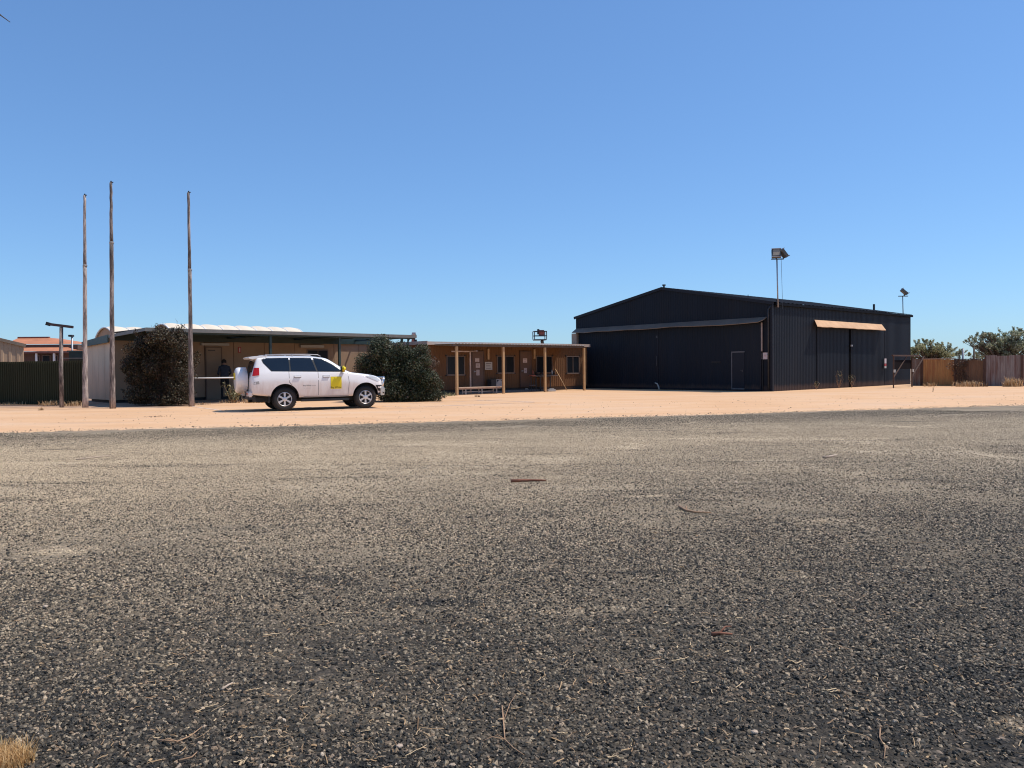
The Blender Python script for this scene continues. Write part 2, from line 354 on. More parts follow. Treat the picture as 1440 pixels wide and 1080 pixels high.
def ground_mats():
    # salmon concrete / hard dirt apron
    m, nt, b = newmat('salmon_apron')
    tc = nt.nodes.new('ShaderNodeTexCoord').outputs['Object']
    a = noise(nt, 0.35, 6, 0.65, vec=tc, stretch=(0.55, 1.6, 1)); d = noise(nt, 6, 5, 0.7, vec=tc); e = noise(nt, 90, 3, 0.6, vec=tc)
    c = ramp(nt, a.outputs[0], [(0.32, (0.615, 0.342, 0.162)), (0.52, (0.68, 0.41, 0.217)), (0.72, (0.65, 0.427, 0.265))]).outputs[0]
    c = mixc(nt, ramp(nt, d.outputs[0], [(0.5, (0, 0, 0)), (0.78, (0.45,) * 3)]).outputs[0], c, (0.50, 0.27, 0.15))
    c = mixc(nt, 1.0, c, ramp(nt, e.outputs[0], [(0.35, (0.90, 0.90, 0.90)), (0.65, (1.05, 1.05, 1.05))]).outputs[0], 'MULTIPLY')
    st = noise(nt, 0.8, 5, 0.7, vec=tc, stretch=(0.25, 1.5, 1))
    c = mixc(nt, ramp(nt, st.outputs[0], [(0.54, (0, 0, 0)), (0.70, (0.5,) * 3)]).outputs[0], c, (0.46, 0.28, 0.17))
    s2 = noise(nt, 2.3, 6, 0.75, vec=tc, stretch=(0.35, 2.2, 1))
    c = mixc(nt, ramp(nt, s2.outputs[0], [(0.56, (0, 0, 0)), (0.68, (0.55,) * 3)]).outputs[0], c, (0.72, 0.52, 0.37))
    s3 = noise(nt, 1.1, 7, 0.8, vec=tc, stretch=(0.5, 1.8, 1))
    c = mixc(nt, ramp(nt, s3.outputs[0], [(0.62, (0, 0, 0)), (0.72, (0.6,) * 3)]).outputs[0], c, (0.36, 0.26, 0.20))
    nt.links.new(c, b.inputs['Base Color']); b.inputs['Roughness'].default_value = 0.9
    bump(nt, b, d.outputs[0], 0.15, 0.02)
    apron = m
    # red-brown dirt
    m, nt, b = newmat('red_dirt')
    a = noise(nt, 0.5, 7, 0.7); d = noise(nt, 14, 4, 0.7)
    c = ramp(nt, a.outputs[0], [(0.3, (0.36, 0.20, 0.12)), (0.55, (0.44, 0.28, 0.18)), (0.75, (0.33, 0.25, 0.19))]).outputs[0]
    c = mixc(nt, 1.0, c, ramp(nt, d.outputs[0], [(0.3, (0.72,) * 3), (0.7, (1.15,) * 3)]).outputs[0], 'MULTIPLY')
    nt.links.new(c, b.inputs['Base Color']); b.inputs['Roughness'].default_value = 0.95; bump(nt, b, d.outputs[0], 0.5, 0.04)
    dirt = m
    # gravel bed
    m, nt, b = newmat('gravel_bed')
    tc = nt.nodes.new('ShaderNodeTexCoord').outputs['Object']
    v = nt.nodes.new('ShaderNodeTexVoronoi'); v.inputs['Scale'].default_value = 62; nt.links.new(tc, v.inputs['Vector'])
    v2 = nt.nodes.new('ShaderNodeTexVoronoi'); v2.inputs['Scale'].default_value = 17; nt.links.new(tc, v2.inputs['Vector'])
    def seprgb(col):
        s_ = nt.nodes.new('ShaderNodeSeparateColor'); nt.links.new(col, s_.inputs[0]); return s_
    s1 = seprgb(v.outputs['Color']); s2 = seprgb(v2.outputs['Color'])
    stone = ramp(nt, s1.outputs[0], [(0.0, (0.008, 0.007, 0.006)), (0.45, (0.017, 0.015, 0.0125)), (0.8, (0.038, 0.032, 0.025)), (0.93, (0.09, 0.07, 0.05)), (1.0, (0.2, 0.15, 0.11))]).outputs[0]
    blot = ramp(nt, s2.outputs[1], [(0.0, (0.55,) * 3), (0.5, (0.95,) * 3), (1.0, (1.45,) * 3)]).outputs[0]
    c = mixc(nt, 0.8, stone, blot, 'MULTIPLY')
    # dust in drifts and wheel streaks, plus grazing backscatter painted paler with distance
    big = noise(nt, 0.30, 6, 0.65, vec=tc, stretch=(0.45, 1.0, 1)); mid = noise(nt, 1.6, 6, 0.72, vec=tc, stretch=(0.5, 1.4, 1)); fine = noise(nt, 38, 4, 0.75, vec=tc)
    gyv = dust_and_backscatter(nt, tc)
    def mth(op, a_, b_):
        n_ = nt.nodes.new('ShaderNodeMath'); n_.operation = op
        for i, x in enumerate((a_, b_)):
            if isinstance(x, (int, float)): n_.inputs[i].default_value = x
            else: nt.links.new(x, n_.inputs[i])
        return n_.outputs[0]
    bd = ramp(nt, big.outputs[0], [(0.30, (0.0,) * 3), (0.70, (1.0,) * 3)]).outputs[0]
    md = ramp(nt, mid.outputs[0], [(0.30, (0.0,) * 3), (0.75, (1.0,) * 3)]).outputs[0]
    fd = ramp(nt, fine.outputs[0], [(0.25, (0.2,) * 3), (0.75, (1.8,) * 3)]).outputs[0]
    dust_backscatter = mth('MULTIPLY', mth('ADD', gyv, mth('ADD', mth('MULTIPLY', mth('SUBTRACT', bd, 0.5), 0.20), mth('MULTIPLY', mth('SUBTRACT', md, 0.45), 0.22))), fd)
    cl = nt.nodes.new('ShaderNodeClamp'); nt.links.new(dust_backscatter, cl.inputs[0])
    c = mixc(nt, cl.outputs[0], c, DUST_BACKSCATTER)
    # red-orange soil showing through in a few spots
    spot = noise(nt, 0.75, 5, 0.6, vec=tc, stretch=(0.5, 1.5, 1))
    f = mth('MULTIPLY', ramp(nt, spot.outputs[0], [(0.66, (0,) * 3), (0.76, (0.7,) * 3)]).outputs[0], fd)
    cl2 = nt.nodes.new('ShaderNodeClamp'); nt.links.new(f, cl2.inputs[0]); cl2.inputs[2].default_value = 0.75
    c = mixc(nt, cl2.outputs[0], c, (0.50, 0.33, 0.20))
    nt.links.new(c, b.inputs['Base Color']); b.inputs['Roughness'].default_value = 0.9; b.inputs['Specular IOR Level'].default_value = 0.3
    inv = mth('SUBTRACT', 1.0, v.outputs['Distance'])
    bump(nt, b, inv, 0.9, 0.012)
    bed = m
    m, nt, b = newmat('crushed_stone')
    g = nt.nodes.new('ShaderNodeNewGeometry')
    c = ramp(nt, g.outputs['Random Per Island'], [(0.0, (0.014, 0.012, 0.009)), (0.40, (0.030, 0.026, 0.0195)), (0.78, (0.072, 0.060, 0.043)), (0.90, (0.115, 0.083, 0.053)), (0.962, (0.22, 0.145, 0.087)), (0.993, (0.36, 0.26, 0.17)), (1.0, (0.48, 0.38, 0.28))]).outputs[0]
    bn = noise(nt, 0.9, 5, 0.7, vec=g.outputs['Position'], stretch=(0.5, 1.3, 1))
    ad = nt.nodes.new('ShaderNodeMath'); ad.operation = 'MULTIPLY'; nt.links.new(dust_and_backscatter(nt, g.outputs['Position']), ad.inputs[0])  # stones carry the same real dust and painted backscatter
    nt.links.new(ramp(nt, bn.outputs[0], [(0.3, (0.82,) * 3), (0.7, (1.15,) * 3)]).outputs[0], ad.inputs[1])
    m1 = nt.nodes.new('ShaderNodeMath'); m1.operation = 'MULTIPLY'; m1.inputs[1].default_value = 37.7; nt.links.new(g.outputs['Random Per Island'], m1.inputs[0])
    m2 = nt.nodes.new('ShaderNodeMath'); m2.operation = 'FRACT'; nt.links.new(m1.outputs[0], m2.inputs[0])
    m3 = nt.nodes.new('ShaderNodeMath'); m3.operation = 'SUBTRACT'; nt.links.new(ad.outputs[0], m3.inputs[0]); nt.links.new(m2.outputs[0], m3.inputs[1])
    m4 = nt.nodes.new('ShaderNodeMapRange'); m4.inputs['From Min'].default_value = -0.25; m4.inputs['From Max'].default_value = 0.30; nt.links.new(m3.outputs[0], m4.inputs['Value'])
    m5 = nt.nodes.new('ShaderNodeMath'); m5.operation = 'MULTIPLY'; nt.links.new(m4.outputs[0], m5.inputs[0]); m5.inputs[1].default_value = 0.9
    c = mixc(nt, m5.outputs[0], c, DUST_BACKSCATTER)
    nn = noise(nt, 300, 3, 0.7)
    c = mixc(nt, 1.0, c, ramp(nt, nn.outputs[0], [(0.3, (0.7,) * 3), (0.7, (1.35,) * 3)]).outputs[0], 'MULTIPLY')
    nt.links.new(c, b.inputs['Base Color']); b.inputs['Roughness'].default_value = 0.65; b.inputs['Specular IOR Level'].default_value = 0.3
    return apron, dirt, bed, m
APRON, DIRT, BED, STONE = ground_mats()

# ================================================================== SETTING
def sheet(name, pts, z, m):
    me = bpy.data.meshes.new(name); me.from_pydata([(p[0], p[1], z) for p in pts], [], [tuple(range(len(pts)))])
    bm = bmesh.new(); bm.from_mesh(me); bmesh.ops.recalc_face_normals(bm, faces=bm.faces)
    for f in bm.faces:
        if f.normal.z < 0: f.normal_flip()
    bmesh.ops.triangulate(bm, faces=bm.faces); bm.to_mesh(me); bm.free()
    me.materials.append(m); o = bpy.data.objects.new(name, me); COL.objects.link(o)
    return tag(o, kind='structure')
sheet('ground', [(-4000, -4000), (4000, -4000), (4000, 4000), (-4000, 4000)], -0.03, DIRT)
back = [G(-700, 573), G(60, 573), G(158, 573.5), G(230, 573.5), G(268, 570.5), G(330, 566), G(420, 561)]
apron_pts = [(-45, 9.8), (80, 37), (120, 60), (60, 70), G(1440, 541.5), G(1290, 541.5), (28, 62), (4, 62), (-12, 50)] + [tuple(p[:2]) for p in back[::-1]]
apron_pts = [(p[0], p[1]) for p in apron_pts]
sheet('concrete_apron', apron_pts, 0.0, APRON)
# gravel lot: irregular front edge
rng = random.Random(5)
edge = []
def edge_y(x):
    pts = [(-60, 6.5), (-11.5, 17.15), (-4.85, 18.55), (0, 19.7), (6.6, 21.4), (16.2, 24.25), (80, 43)]
    for (xa, ya), (xb, yb) in zip(pts, pts[1:]):
        if xa <= x <= xb: return ya + (yb - ya) * (x - xa) / (xb - xa)
x = -60.0
while x < 80:
    edge.append((x, edge_y(x) + rng.gauss(0, 0.07) + 0.10 * math.sin(x * 0.9) * math.sin(x * 0.23)))
    x += 0.09 if -16 < x < 22 else 1.5
sheet('gravel_lot', edge + [(80, -40), (-60, -40)], 0.006, BED)

# stones: one counted-by-nobody layer, patches of crushed stone instanced by geometry nodes
def gravel_layer():
    rnd = np.random.RandomState(3)
    P = []
    def wedge(r0, r1, dens, half=44, rs=1.0):
        A = math.radians(2 * half) / 2 * (r1 * r1 - r0 * r0); n = int(A * dens)
        r = np.sqrt(rnd.uniform(r0 * r0, r1 * r1, n)); a = np.radians(rnd.uniform(-half, half, n))
        for rr, aa in zip(r, a):
            xx, yy = rr * math.sin(aa), rr * math.cos(aa)
            if yy < edge_y(xx) - 0.8: P.append((xx, yy, 0.006))
    for k_ in range(24):
        r0_ = 1.2 * 1.135 ** k_; r1_ = r0_ * 1.135
        wedge(r0_, r1_, 6.2 if r0_ < 6 else 4.2)
    # scuffed ridge of loose stone
    a, b = G(372, 796), G(520, 835)
    RIDGE = None
    me = bpy.data.meshes.new('gravel_stones'); me.from_pydata(P, [], []); me.update()
    o = bpy.data.objects.new('gravel_stones', me); COL.objects.link(o); tag(o, kind='stuff')
    me.materials.append(STONE)
    ng = bpy.data.node_groups.new('stones', 'GeometryNodeTree')
    ng.interface.new_socket('Geometry', in_out='INPUT', socket_type='NodeSocketGeometry')
    ng.interface.new_socket('Geometry', in_out='OUTPUT', socket_type='NodeSocketGeometry')
    N = ng.nodes; L = ng.links
    gi = N.new('NodeGroupInput'); go = N.new('NodeGroupOutput')
    vj = N.new('GeometryNodeJoinGeometry')
    for k in range(7):
        ico = N.new('GeometryNodeMeshIcoSphere'); ico.inputs['Radius'].default_value = 1.0; ico.inputs['Subdivisions'].default_value = 1
        pos = N.new('GeometryNodeInputPosition'); nz = N.new('ShaderNodeTexNoise'); nz.noise_dimensions = '4D'
        nz.inputs['W'].default_value = k * 3.7; nz.inputs['Scale'].default_value = 0.9
        L.new(pos.outputs[0], nz.inputs['Vector'])
        sub = N.new('ShaderNodeVectorMath'); sub.operation = 'SUBTRACT'; L.new(nz.outputs['Color'], sub.inputs[0]); sub.inputs[1].default_value = (0.5, 0.5, 0.5)
        sc = N.new('ShaderNodeVectorMath'); sc.operation = 'SCALE'; L.new(sub.outputs[0], sc.inputs[0]); sc.inputs['Scale'].default_value = 2.6
        sp = N.new('GeometryNodeSetPosition'); L.new(ico.outputs[0], sp.inputs['Geometry']); L.new(sc.outputs[0], sp.inputs['Offset'])
        tr = N.new('GeometryNodeTransform'); L.new(sp.outputs[0], tr.inputs[0]); tr.inputs['Scale'].default_value = (1.0, 0.8, 0.62)
        g2 = N.new('GeometryNodeGeometryToInstance'); L.new(tr.outputs[0], g2.inputs[0]); L.new(g2.outputs[0], vj.inputs[0])
    pj = N.new('GeometryNodeJoinGeometry')
    for k in range(8):
        ci = N.new('GeometryNodeMeshCircle'); ci.fill_type = 'NGON'; ci.inputs['Radius'].default_value = 0.72; ci.inputs['Vertices'].default_value = 9
        dp = N.new('GeometryNodeDistributePointsOnFaces'); L.new(ci.outputs[0], dp.inputs['Mesh']); dp.inputs['Density'].default_value = 820; dp.inputs['Seed'].default_value = 11 + k
        rv = N.new('FunctionNodeRandomValue'); rv.data_type = 'FLOAT_VECTOR'; rv.inputs[0].default_value = (-1.1, -1.1, 0); rv.inputs[1].default_value = (1.1, 1.1, 6.28); rv.inputs['Seed'].default_value = k
        rs = N.new('FunctionNodeRandomValue'); rs.data_type = 'FLOAT'; rs.inputs[2].default_value = 0.0; rs.inputs[3].default_value = 1.0; rs.inputs['Seed'].default_value = 50 + k
        pw = N.new('ShaderNodeMath'); pw.operation = 'POWER'; L.new(rs.outputs[1], pw.inputs[0]); pw.inputs[1].default_value = 2.2
        ma = N.new('ShaderNodeMath'); ma.operation = 'MULTIPLY_ADD'; L.new(pw.outputs[0], ma.inputs[0]); ma.inputs[1].default_value = 0.0085; ma.inputs[2].default_value = 0.0042
        ip = N.new('GeometryNodeInstanceOnPoints'); L.new(dp.outputs['Points'], ip.inputs['Points']); L.new(vj.outputs[0], ip.inputs['Instance'])
        ip.inputs['Pick Instance'].default_value = True; L.new(rv.outputs[0], ip.inputs['Rotation']); L.new(ma.outputs[0], ip.inputs['Scale'])
        ri = N.new('GeometryNodeRealizeInstances'); L.new(ip.outputs[0], ri.inputs[0])
        g2 = N.new('GeometryNodeGeometryToInstance'); L.new(ri.outputs[0], g2.inputs[0]); L.new(g2.outputs[0], pj.inputs[0])
    rv = N.new('FunctionNodeRandomValue'); rv.data_type = 'FLOAT_VECTOR'; rv.inputs[0].default_value = (0, 0, 0); rv.inputs[1].default_value = (0, 0, 6.28)
    rs = N.new('FunctionNodeRandomValue'); rs.data_type = 'FLOAT'; rs.inputs[2].default_value = 0.8; rs.inputs[3].default_value = 1.15; rs.inputs['Seed'].default_value = 9
    ip = N.new('GeometryNodeInstanceOnPoints'); L.new(gi.outputs[0], ip.inputs['Points']); L.new(pj.outputs[0], ip.inputs['Instance'])
    ip.inputs['Pick Instance'].default_value = True; L.new(rv.outputs[0], ip.inputs['Rotation']); L.new(rs.outputs[1], ip.inputs['Scale'])
    sm = N.new('GeometryNodeSetMaterial'); L.new(ip.outputs[0], sm.inputs[0]); sm.inputs['Material'].default_value = STONE
    L.new(sm.outputs[0], go.inputs[0])
    md = o.modifiers.new('stones', 'NODES'); md.node_group = ng
gravel_layer()

# straw, leaf and bark litter among the stones
def litter():
    rnd = random.Random(8); mb = MB()
    for i in range(8500):
        r = 1.8 + 12.5 * rnd.random() ** 1.9; a = R(rnd.uniform(-42, 42)); x, y = r * math.sin(a), r * math.cos(a)
        if y > edge_y(x) - 0.3: continue
        if math.sin(x * 1.3 + y * 0.7) * math.sin(x * 0.6 - y * 1.1) < rnd.uniform(-1.2, 0.55): continue
        L = rnd.uniform(0.008, 0.05) if rnd.random() < 0.92 else rnd.uniform(0.05, 0.10)
        w = rnd.uniform(0.0008, 0.0022) if L > 0.022 else rnd.uniform(0.002, 0.005)
        th = rnd.uniform(0, 6.28); bend = rnd.uniform(-0.5, 0.5); z = 0.013 + rnd.random() * 0.006
        pts = []
        n = 2 if L < 0.03 else 4
        px, py = x, y
        for k in range(n + 1):
            pts.append((px, py, z + rnd.uniform(-.002, .004))); px += math.cos(th) * L / n; py += math.sin(th) * L / n; th += bend / n * 2
        b = len(mb.v)
        for (qx, qy, qz) in pts:
            mb.v.append((qx - math.sin(th) * w, qy + math.cos(th) * w, qz)); mb.v.append((qx + math.sin(th) * w, qy - math.cos(th) * w, qz + w * 0.6))
        for k in range(n): mb.f.append((b + 2 * k, b + 2 * k + 1, b + 2 * k + 3, b + 2 * k + 2))
    o = mb.build('leaf_litter', STRAW, fixn=False); tag(o, kind='stuff')
litter()

def edge_stones():
    rnd = random.Random(12); mb = MB()
    for i in range(2600):
        x = rnd.uniform(-15, 22); d = abs(rnd.gauss(0, .35)) if i < 1900 else rnd.uniform(0, 9); y = edge_y(x) + .05 + d; r = rnd.uniform(.006, .02) * (1 if rnd.random() < .93 else 1.7); q = rnd.uniform(0, 6.28)
        b = len(mb.v)
        for k in range(3): mb.v.append((x + r * math.cos(q + k * 2.09) * rnd.uniform(.8, 1.3), y + r * math.sin(q + k * 2.09), .001))
        mb.v.append((x + rnd.uniform(-.3, .3) * r, y, r * rnd.uniform(.6, 1.1))); mb.f += [(b, b + 1, b + 3), (b + 1, b + 2, b + 3), (b + 2, b, b + 3)]
    tag(mb.build('loose_stones', STONE, fixn=False), kind='stuff')
edge_stones()

# painted parking lines
def line(a, b, w=0.09):
    a, b = G(*a), G(*b); d = (b - a).normalized(); n = Vector((-d.y, d.x, 0)) * w / 2
    o = sheet('parking_line', [a + n, b + n, b - n, a - n], 0.006, LINEP)
LINEP, _nt, _b = newmat('worn_line_paint')
_n = noise(_nt, 9, 6, 0.8); _nt.links.new(ramp(_nt, _n.outputs[0], [(0.40, (0.60, 0.37, 0.24)), (0.62, (0.78, 0.70, 0.62))]).outputs[0], _b.inputs['Base Color']); _b.inputs['Roughness'].default_value = 0.8
for a, b in [((538, 571.5), (566, 573)), ((572, 573), (752, 565.8)), ((574, 567.6), (640, 565)), ((668, 562.6), (752, 565.4)), ((640, 565), (706, 562)), ((270, 571.5), (312, 577.5)), ((300, 580.2), (420, 580.2)), ((452, 577.8), (536, 574))]:
    line(a, b)

# ================================================================== HANGAR
C0 = G(1086, 550.5)
H = Frame(C0, 41.34)
EAVE = 4.55; HW = 13.83; HL = 17.31
ridge_z = H.hit(933, 405.5, 'x', 0.0).z
hang = empty('hangar', (C0.x, C0.y, 0), H.a, 'large dark navy corrugated shed with low gable and big sliding doors', 'hangar')
gz = lambda s: EAVE + (ridge_z - EAVE) * (1 - abs(s - HW / 2) / (HW / 2))
front = lambda s, o, z: (-o, s, z)
side = lambda s, o, z: (s, -o, z)
mb = MB(); corr(mb, 0, HW, 0, gz, 0.165, 0.013, front)
mb.build('front_wall', NAVY, hang)
mb = MB(); corr(mb, 0, HL, 0, lambda s: EAVE, 0.165, 0.013, side)
mb.build('side_wall', NAVY, hang)
mb = MB(); mb.bx(0.02, HL, HW - 0.04, HW, 0, EAVE - .02); mb.bx(HL - 0.04, HL, 0.02, HW - .05, 0, EAVE - .02)
mb.prism([(0.02, EAVE - .02), (HW - .02, EAVE - .02), (HW / 2, ridge_z - .03)], HL - 0.04, HL, lambda a, b, h: (h, a, b))
mb.build('rear_wall', NAVY, hang)
# roof sheets
for sgn in (0, 1):
    mb = MB(); n = 80; ss = []
    for i in range(n + 1):
        xx = -0.08 + (HL + 0.16) * i / n
        ss.append((xx, 0.03 if i % 2 else 0.0))
    b = 0
    for (xx, d) in ss:
        y0 = -0.10 if sgn == 0 else HW + 0.10
        mb.v.append((xx, y0, EAVE + d + 0.0)); mb.v.append((xx, HW / 2, ridge_z + d + 0.045))
    for i in range(n): mb.f.append((2 * i, 2 * i + 2, 2 * i + 3, 2 * i + 1))
    mb.build('roof_sheet', ROOFNAVY, hang)
# barge capping along gable, corner flashing, eave gutter
mb = MB()
mb.bar((-0.07, -0.1, EAVE - .05), (-0.07, HW / 2, ridge_z), 0.05, 0.16)
mb.bar((-0.07, HW + .1, EAVE - .05), (-0.07, HW / 2, ridge_z), 0.05, 0.16)
mb.build('barge_capping', NAVYTRIM, hang)
mb = MB(); mb.bx(-0.045, 0.10, -0.045, 0.10, 0, EAVE - 0.02); mb.build('corner_flashing', NAVYTRIM, hang)
mb = MB(); mb.bx(0.15, HL + .05, -0.14, -0.035, EAVE - .14, EAVE - .01); mb.build('eave_gutter', ROOFNAVY, hang)
dp = H.hit(1085, 500, 'x', -0.1)
mb = MB(); mb.tube([(-0.09, 0.16, 0.1), (-0.09, 0.16, EAVE - .35), (-0.02, 0.0, EAVE - .12)], 0.045, 8)
o = mb.build('downpipe', mat('downpipe_paint', (0.014, 0.016, 0.022), 0.6, var=0.3, scale=2, dirt=(0.25, 0.22, 0.2), dirt_amt=0.15, dirt_scale=2.2), hang, smooth=True)
# front doors
yl = H.hit(813, 520, 'x', -0.12).y; ym = H.hit(925, 520, 'x', -0.12).y; yr = H.hit(1069.5, 520, 'x', -0.12).y
ztl = H.hit(860, 466, 'x', -0.12).z; ztr = H.hit(1000, 457, 'x', -0.12).z; zt = (ztl + ztr) / 2
for i, (a, b, off) in enumerate([(ym + 0.02, yl, 0.10), (yr, ym - 0.02, 0.115)]):
    mb = MB(); corr(mb, a, b, 0.05, lambda s: zt, 0.165, 0.013, front, off)
    d = mb.build('sliding_door', NAVY, hang)
    mb = MB()
    for s_ in (a, b): mb.bx(-off - .035, -off + .04, s_ - .03, s_ + .03, 0.04, zt)
    mb.bx(-off - .03, -off + .04, a + .03, b - .03, 0.03, 0.11)
    mb.build('door_edge', NAVYTRIM, d)
    if i == 1:
        w0 = H.hit(1047, 520, 'x', -0.13).y; w1 = H.hit(1030, 520, 'x', -0.13).y; wz = H.hit(1038, 495, 'x', -0.13).z
        mb = MB(); mb.bx(-off - .032, -off, w0, w1, 0.16, wz - .03)
        wd = mb.build('wicket_door', NAVYTRIM, d)
        mb = MB()
        mb.bx(-off - .05, -off - .005, w1, w1 + .05, 0.08, wz + .03); mb.bx(-off - .045, -off - .005, w0 - .02, w1, wz - .028, wz + .03); mb.bx(-off - .046, -off - .005, w0, w1 - .01, 0.08, 0.15)
        o = mb.build('wicket_frame', mat('worn_frame', (0.10, 0.095, 0.10), 0.5, var=0.3), d)
        mb = MB(); mb.bx(-off - .07, -off - .033, w0 + .08, w0 + .13, 1.0, 1.12); mb.bx(-off - .09, -off - .07, w0 + .06, w0 + .2, 1.07, 1.095); o = mb.build('door_handle', DSTEEL, d)
        s0 = H.hit(1007, 509, 'x', -0.14); mb = MB(); mb.bx(-off - .05, -off, s0.y - .28, s0.y + .28, s0.z - .03, s0.z + .03); mb.build('door_slot', BLACK, d)
mb = MB(); yj = yr - 0.05; zj0 = H.hit(1070, 494, 'x', -0.1).z; mb.bx(-0.13, -0.03, yj - .035, yj + .015, zj0, zt)
mb.build('door_jamb', mat('pale_jamb', (0.35, 0.27, 0.23), 0.6, var=0.2), hang)
mb = MB(); mb.bx(-0.06, -0.029, yj - .05, yj + .02, 0.02, zj0 - .01); mb.build('door_track_post', BLACK, hang)
a_ = H.hit(812.5, 520, 'x', -0.2).y; b_ = H.hit(806, 520, 'x', -0.2).y
zp = H.hit(808, 469, 'x', -0.2).z
mb = MB(); mb.bx(-0.30, -0.03, a_, b_ + 0.02, 0, zp); mb.build('tan_pillar', PILLAR, hang)
MB().bx(-0.17, -0.135, ym - .03, ym + .08, zt - .55, zt - .42).build('door_latch', DSTEEL, hang); MB().bx(-0.19, -0.15, ym + .0, ym + .05, 1.35, 1.95).build('door_pull', DSTEEL, hang)
# front canopy: sloping hood over door track
cL = H.hit(804, 469, 'x', -0.45); cR = H.hit(1066, 452, 'x', -0.45)
cz = (cL.z + cR.z) / 2; tzL = H.hit(806, 462, 'x', -0.03).z; tzR = H.hit(1072, 446.5, 'x', -0.03).z; tz = (tzL + tzR) / 2
print('CANOPY', cL, cR, tzL, tzR, 'ridge', ridge_z, 'doortop', ztl, ztr)
ye = H.hit(1076, 450, 'x', -0.2).y
segs = 12; top = []; bot = []
rr = random.Random(2)
for i in range(segs + 1):
    t = i / segs; yy = cL.y + (cR.y - cL.y) * t
    top.append((-0.03, yy, tz)); bot.append((-0.46 + rr.uniform(-.015, .015), yy, cz + rr.uniform(-.035, .03)))
top.append((-0.03, ye, tz)); bot.append((-0.34, ye + .05, cz + .12))
mb = MB(); n = len(top)
mb.v = top + bot + [(p[0] + .01, p[1], p[2] - .03) for p in top] + [(p[0] + .01, p[1], p[2] - .03) for p in bot]
for i in range(n - 1):
    mb.f += [(i, i + 1, n + i + 1, n + i), (2 * n + i, 3 * n + i, 3 * n + i + 1, 2 * n + i + 1), (n + i, n + i + 1, 3 * n + i + 1, 3 * n + i)]
mb.f += [(0, n, 3 * n, 2 * n), (n - 1, 2 * n - 1, 4 * n - 1, 3 * n - 1)]
mb.build('door_canopy', CANOPY_SHADED, hang)
# side awning and doors
sa = H.hit(1145.5, 450.5, 'y', -0.03); sb = H.hit(1240, 455.5, 'y', -0.03); sc_ = H.hit(1149.5, 458.5, 'y', -0.42); sd_ = H.hit(1246, 464.5, 'y', -0.42)
print('AWN', sa, sb, sc_, sd_)
az_t = (sa.z + sb.z) / 2; az_b = (sc_.z + sd_.z) / 2
mb = MB(); n = 16; rows = []
for i in range(n + 1):
    t = i / n
    rows.append(((sa.x + (sb.x - sa.x) * t, -0.03, az_t), (sc_.x + (sd_.x - sc_.x) * t, -0.42 + rr.uniform(-.01, .01), az_b + rr.uniform(-.012, .012))))
for a, b in rows: mb.v += [a, b, (a[0], a[1], a[2] - .03), (b[0], b[1], b[2] - .03)]
for i in range(n):
    k = 4 * i; mb.f += [(k, k + 1, k + 5, k + 4), (k + 2, k + 6, k + 7, k + 3), (k + 1, k + 3, k + 7, k + 5)]
mb.f += [(0, 2, 3, 1), (4 * n, 4 * n + 1, 4 * n + 3, 4 * n + 2)]
mb.build('side_awning', CANOPY, hang)
xm = H.hit(1197, 510, 'y', -0.1).x; x0 = H.hit(1151, 510, 'y', -0.1).x; x1 = H.hit(1246, 510, 'y', -0.1).x
for a, b, off in ((x0, xm - .10, .022), (xm + .10, x1, .018)):
    mb = MB(); corr(mb, a, b, 0.05, lambda s: az_b - .02, 0.165, 0.013, side, off); d = mb.build('sliding_door', NAVY, hang)
    e_ = a if a == x0 else b
    MB().bx(e_ - .02, e_ + .02, -off - .028, -off, .04, az_b - .02).build('door_edge', NAVYTRIM, d)
mb = MB(); mb.bx(xm - .09, xm + .09, -.05, -.0295, .02, az_b - .03); mb.build('door_gap', GAPB, hang)
mb = MB(); q = H.hit(1197, 486, 'y', -.12); mb.bx(q.x - .06, q.x + .08, -.17, -.11, q.z - .05, q.z + .05); mb.build('padlock', STEEL, hang)
# ridge vent, spike, rear pipe
mb = MB(); mb.tube([(0.15, HW / 2, ridge_z), (0.15, HW / 2, ridge_z + .16)], 0.05, 8); mb.box((0.15, HW / 2, ridge_z + .2), (.14, .14, .08)); mb.build('ridge_cap_vent', DSTEEL, hang)
q = H.hit(1052, 421, 'x', 0.3); mb = MB(); mb.tube([(0.3, q.y, gz(q.y)), (0.3, q.y, gz(q.y) + .24)], 0.02, 6); mb.build('roof_spike', DSTEEL, hang)
q = H.hit(1229, 440, 'y', 1.0); mb = MB(); zq = gz(1.0); mb.tube([(q.x, 1.0, zq), (q.x, 1.0, zq + .45)], 0.07, 8); mb.build('roof_pipe', DSTEEL, hang)

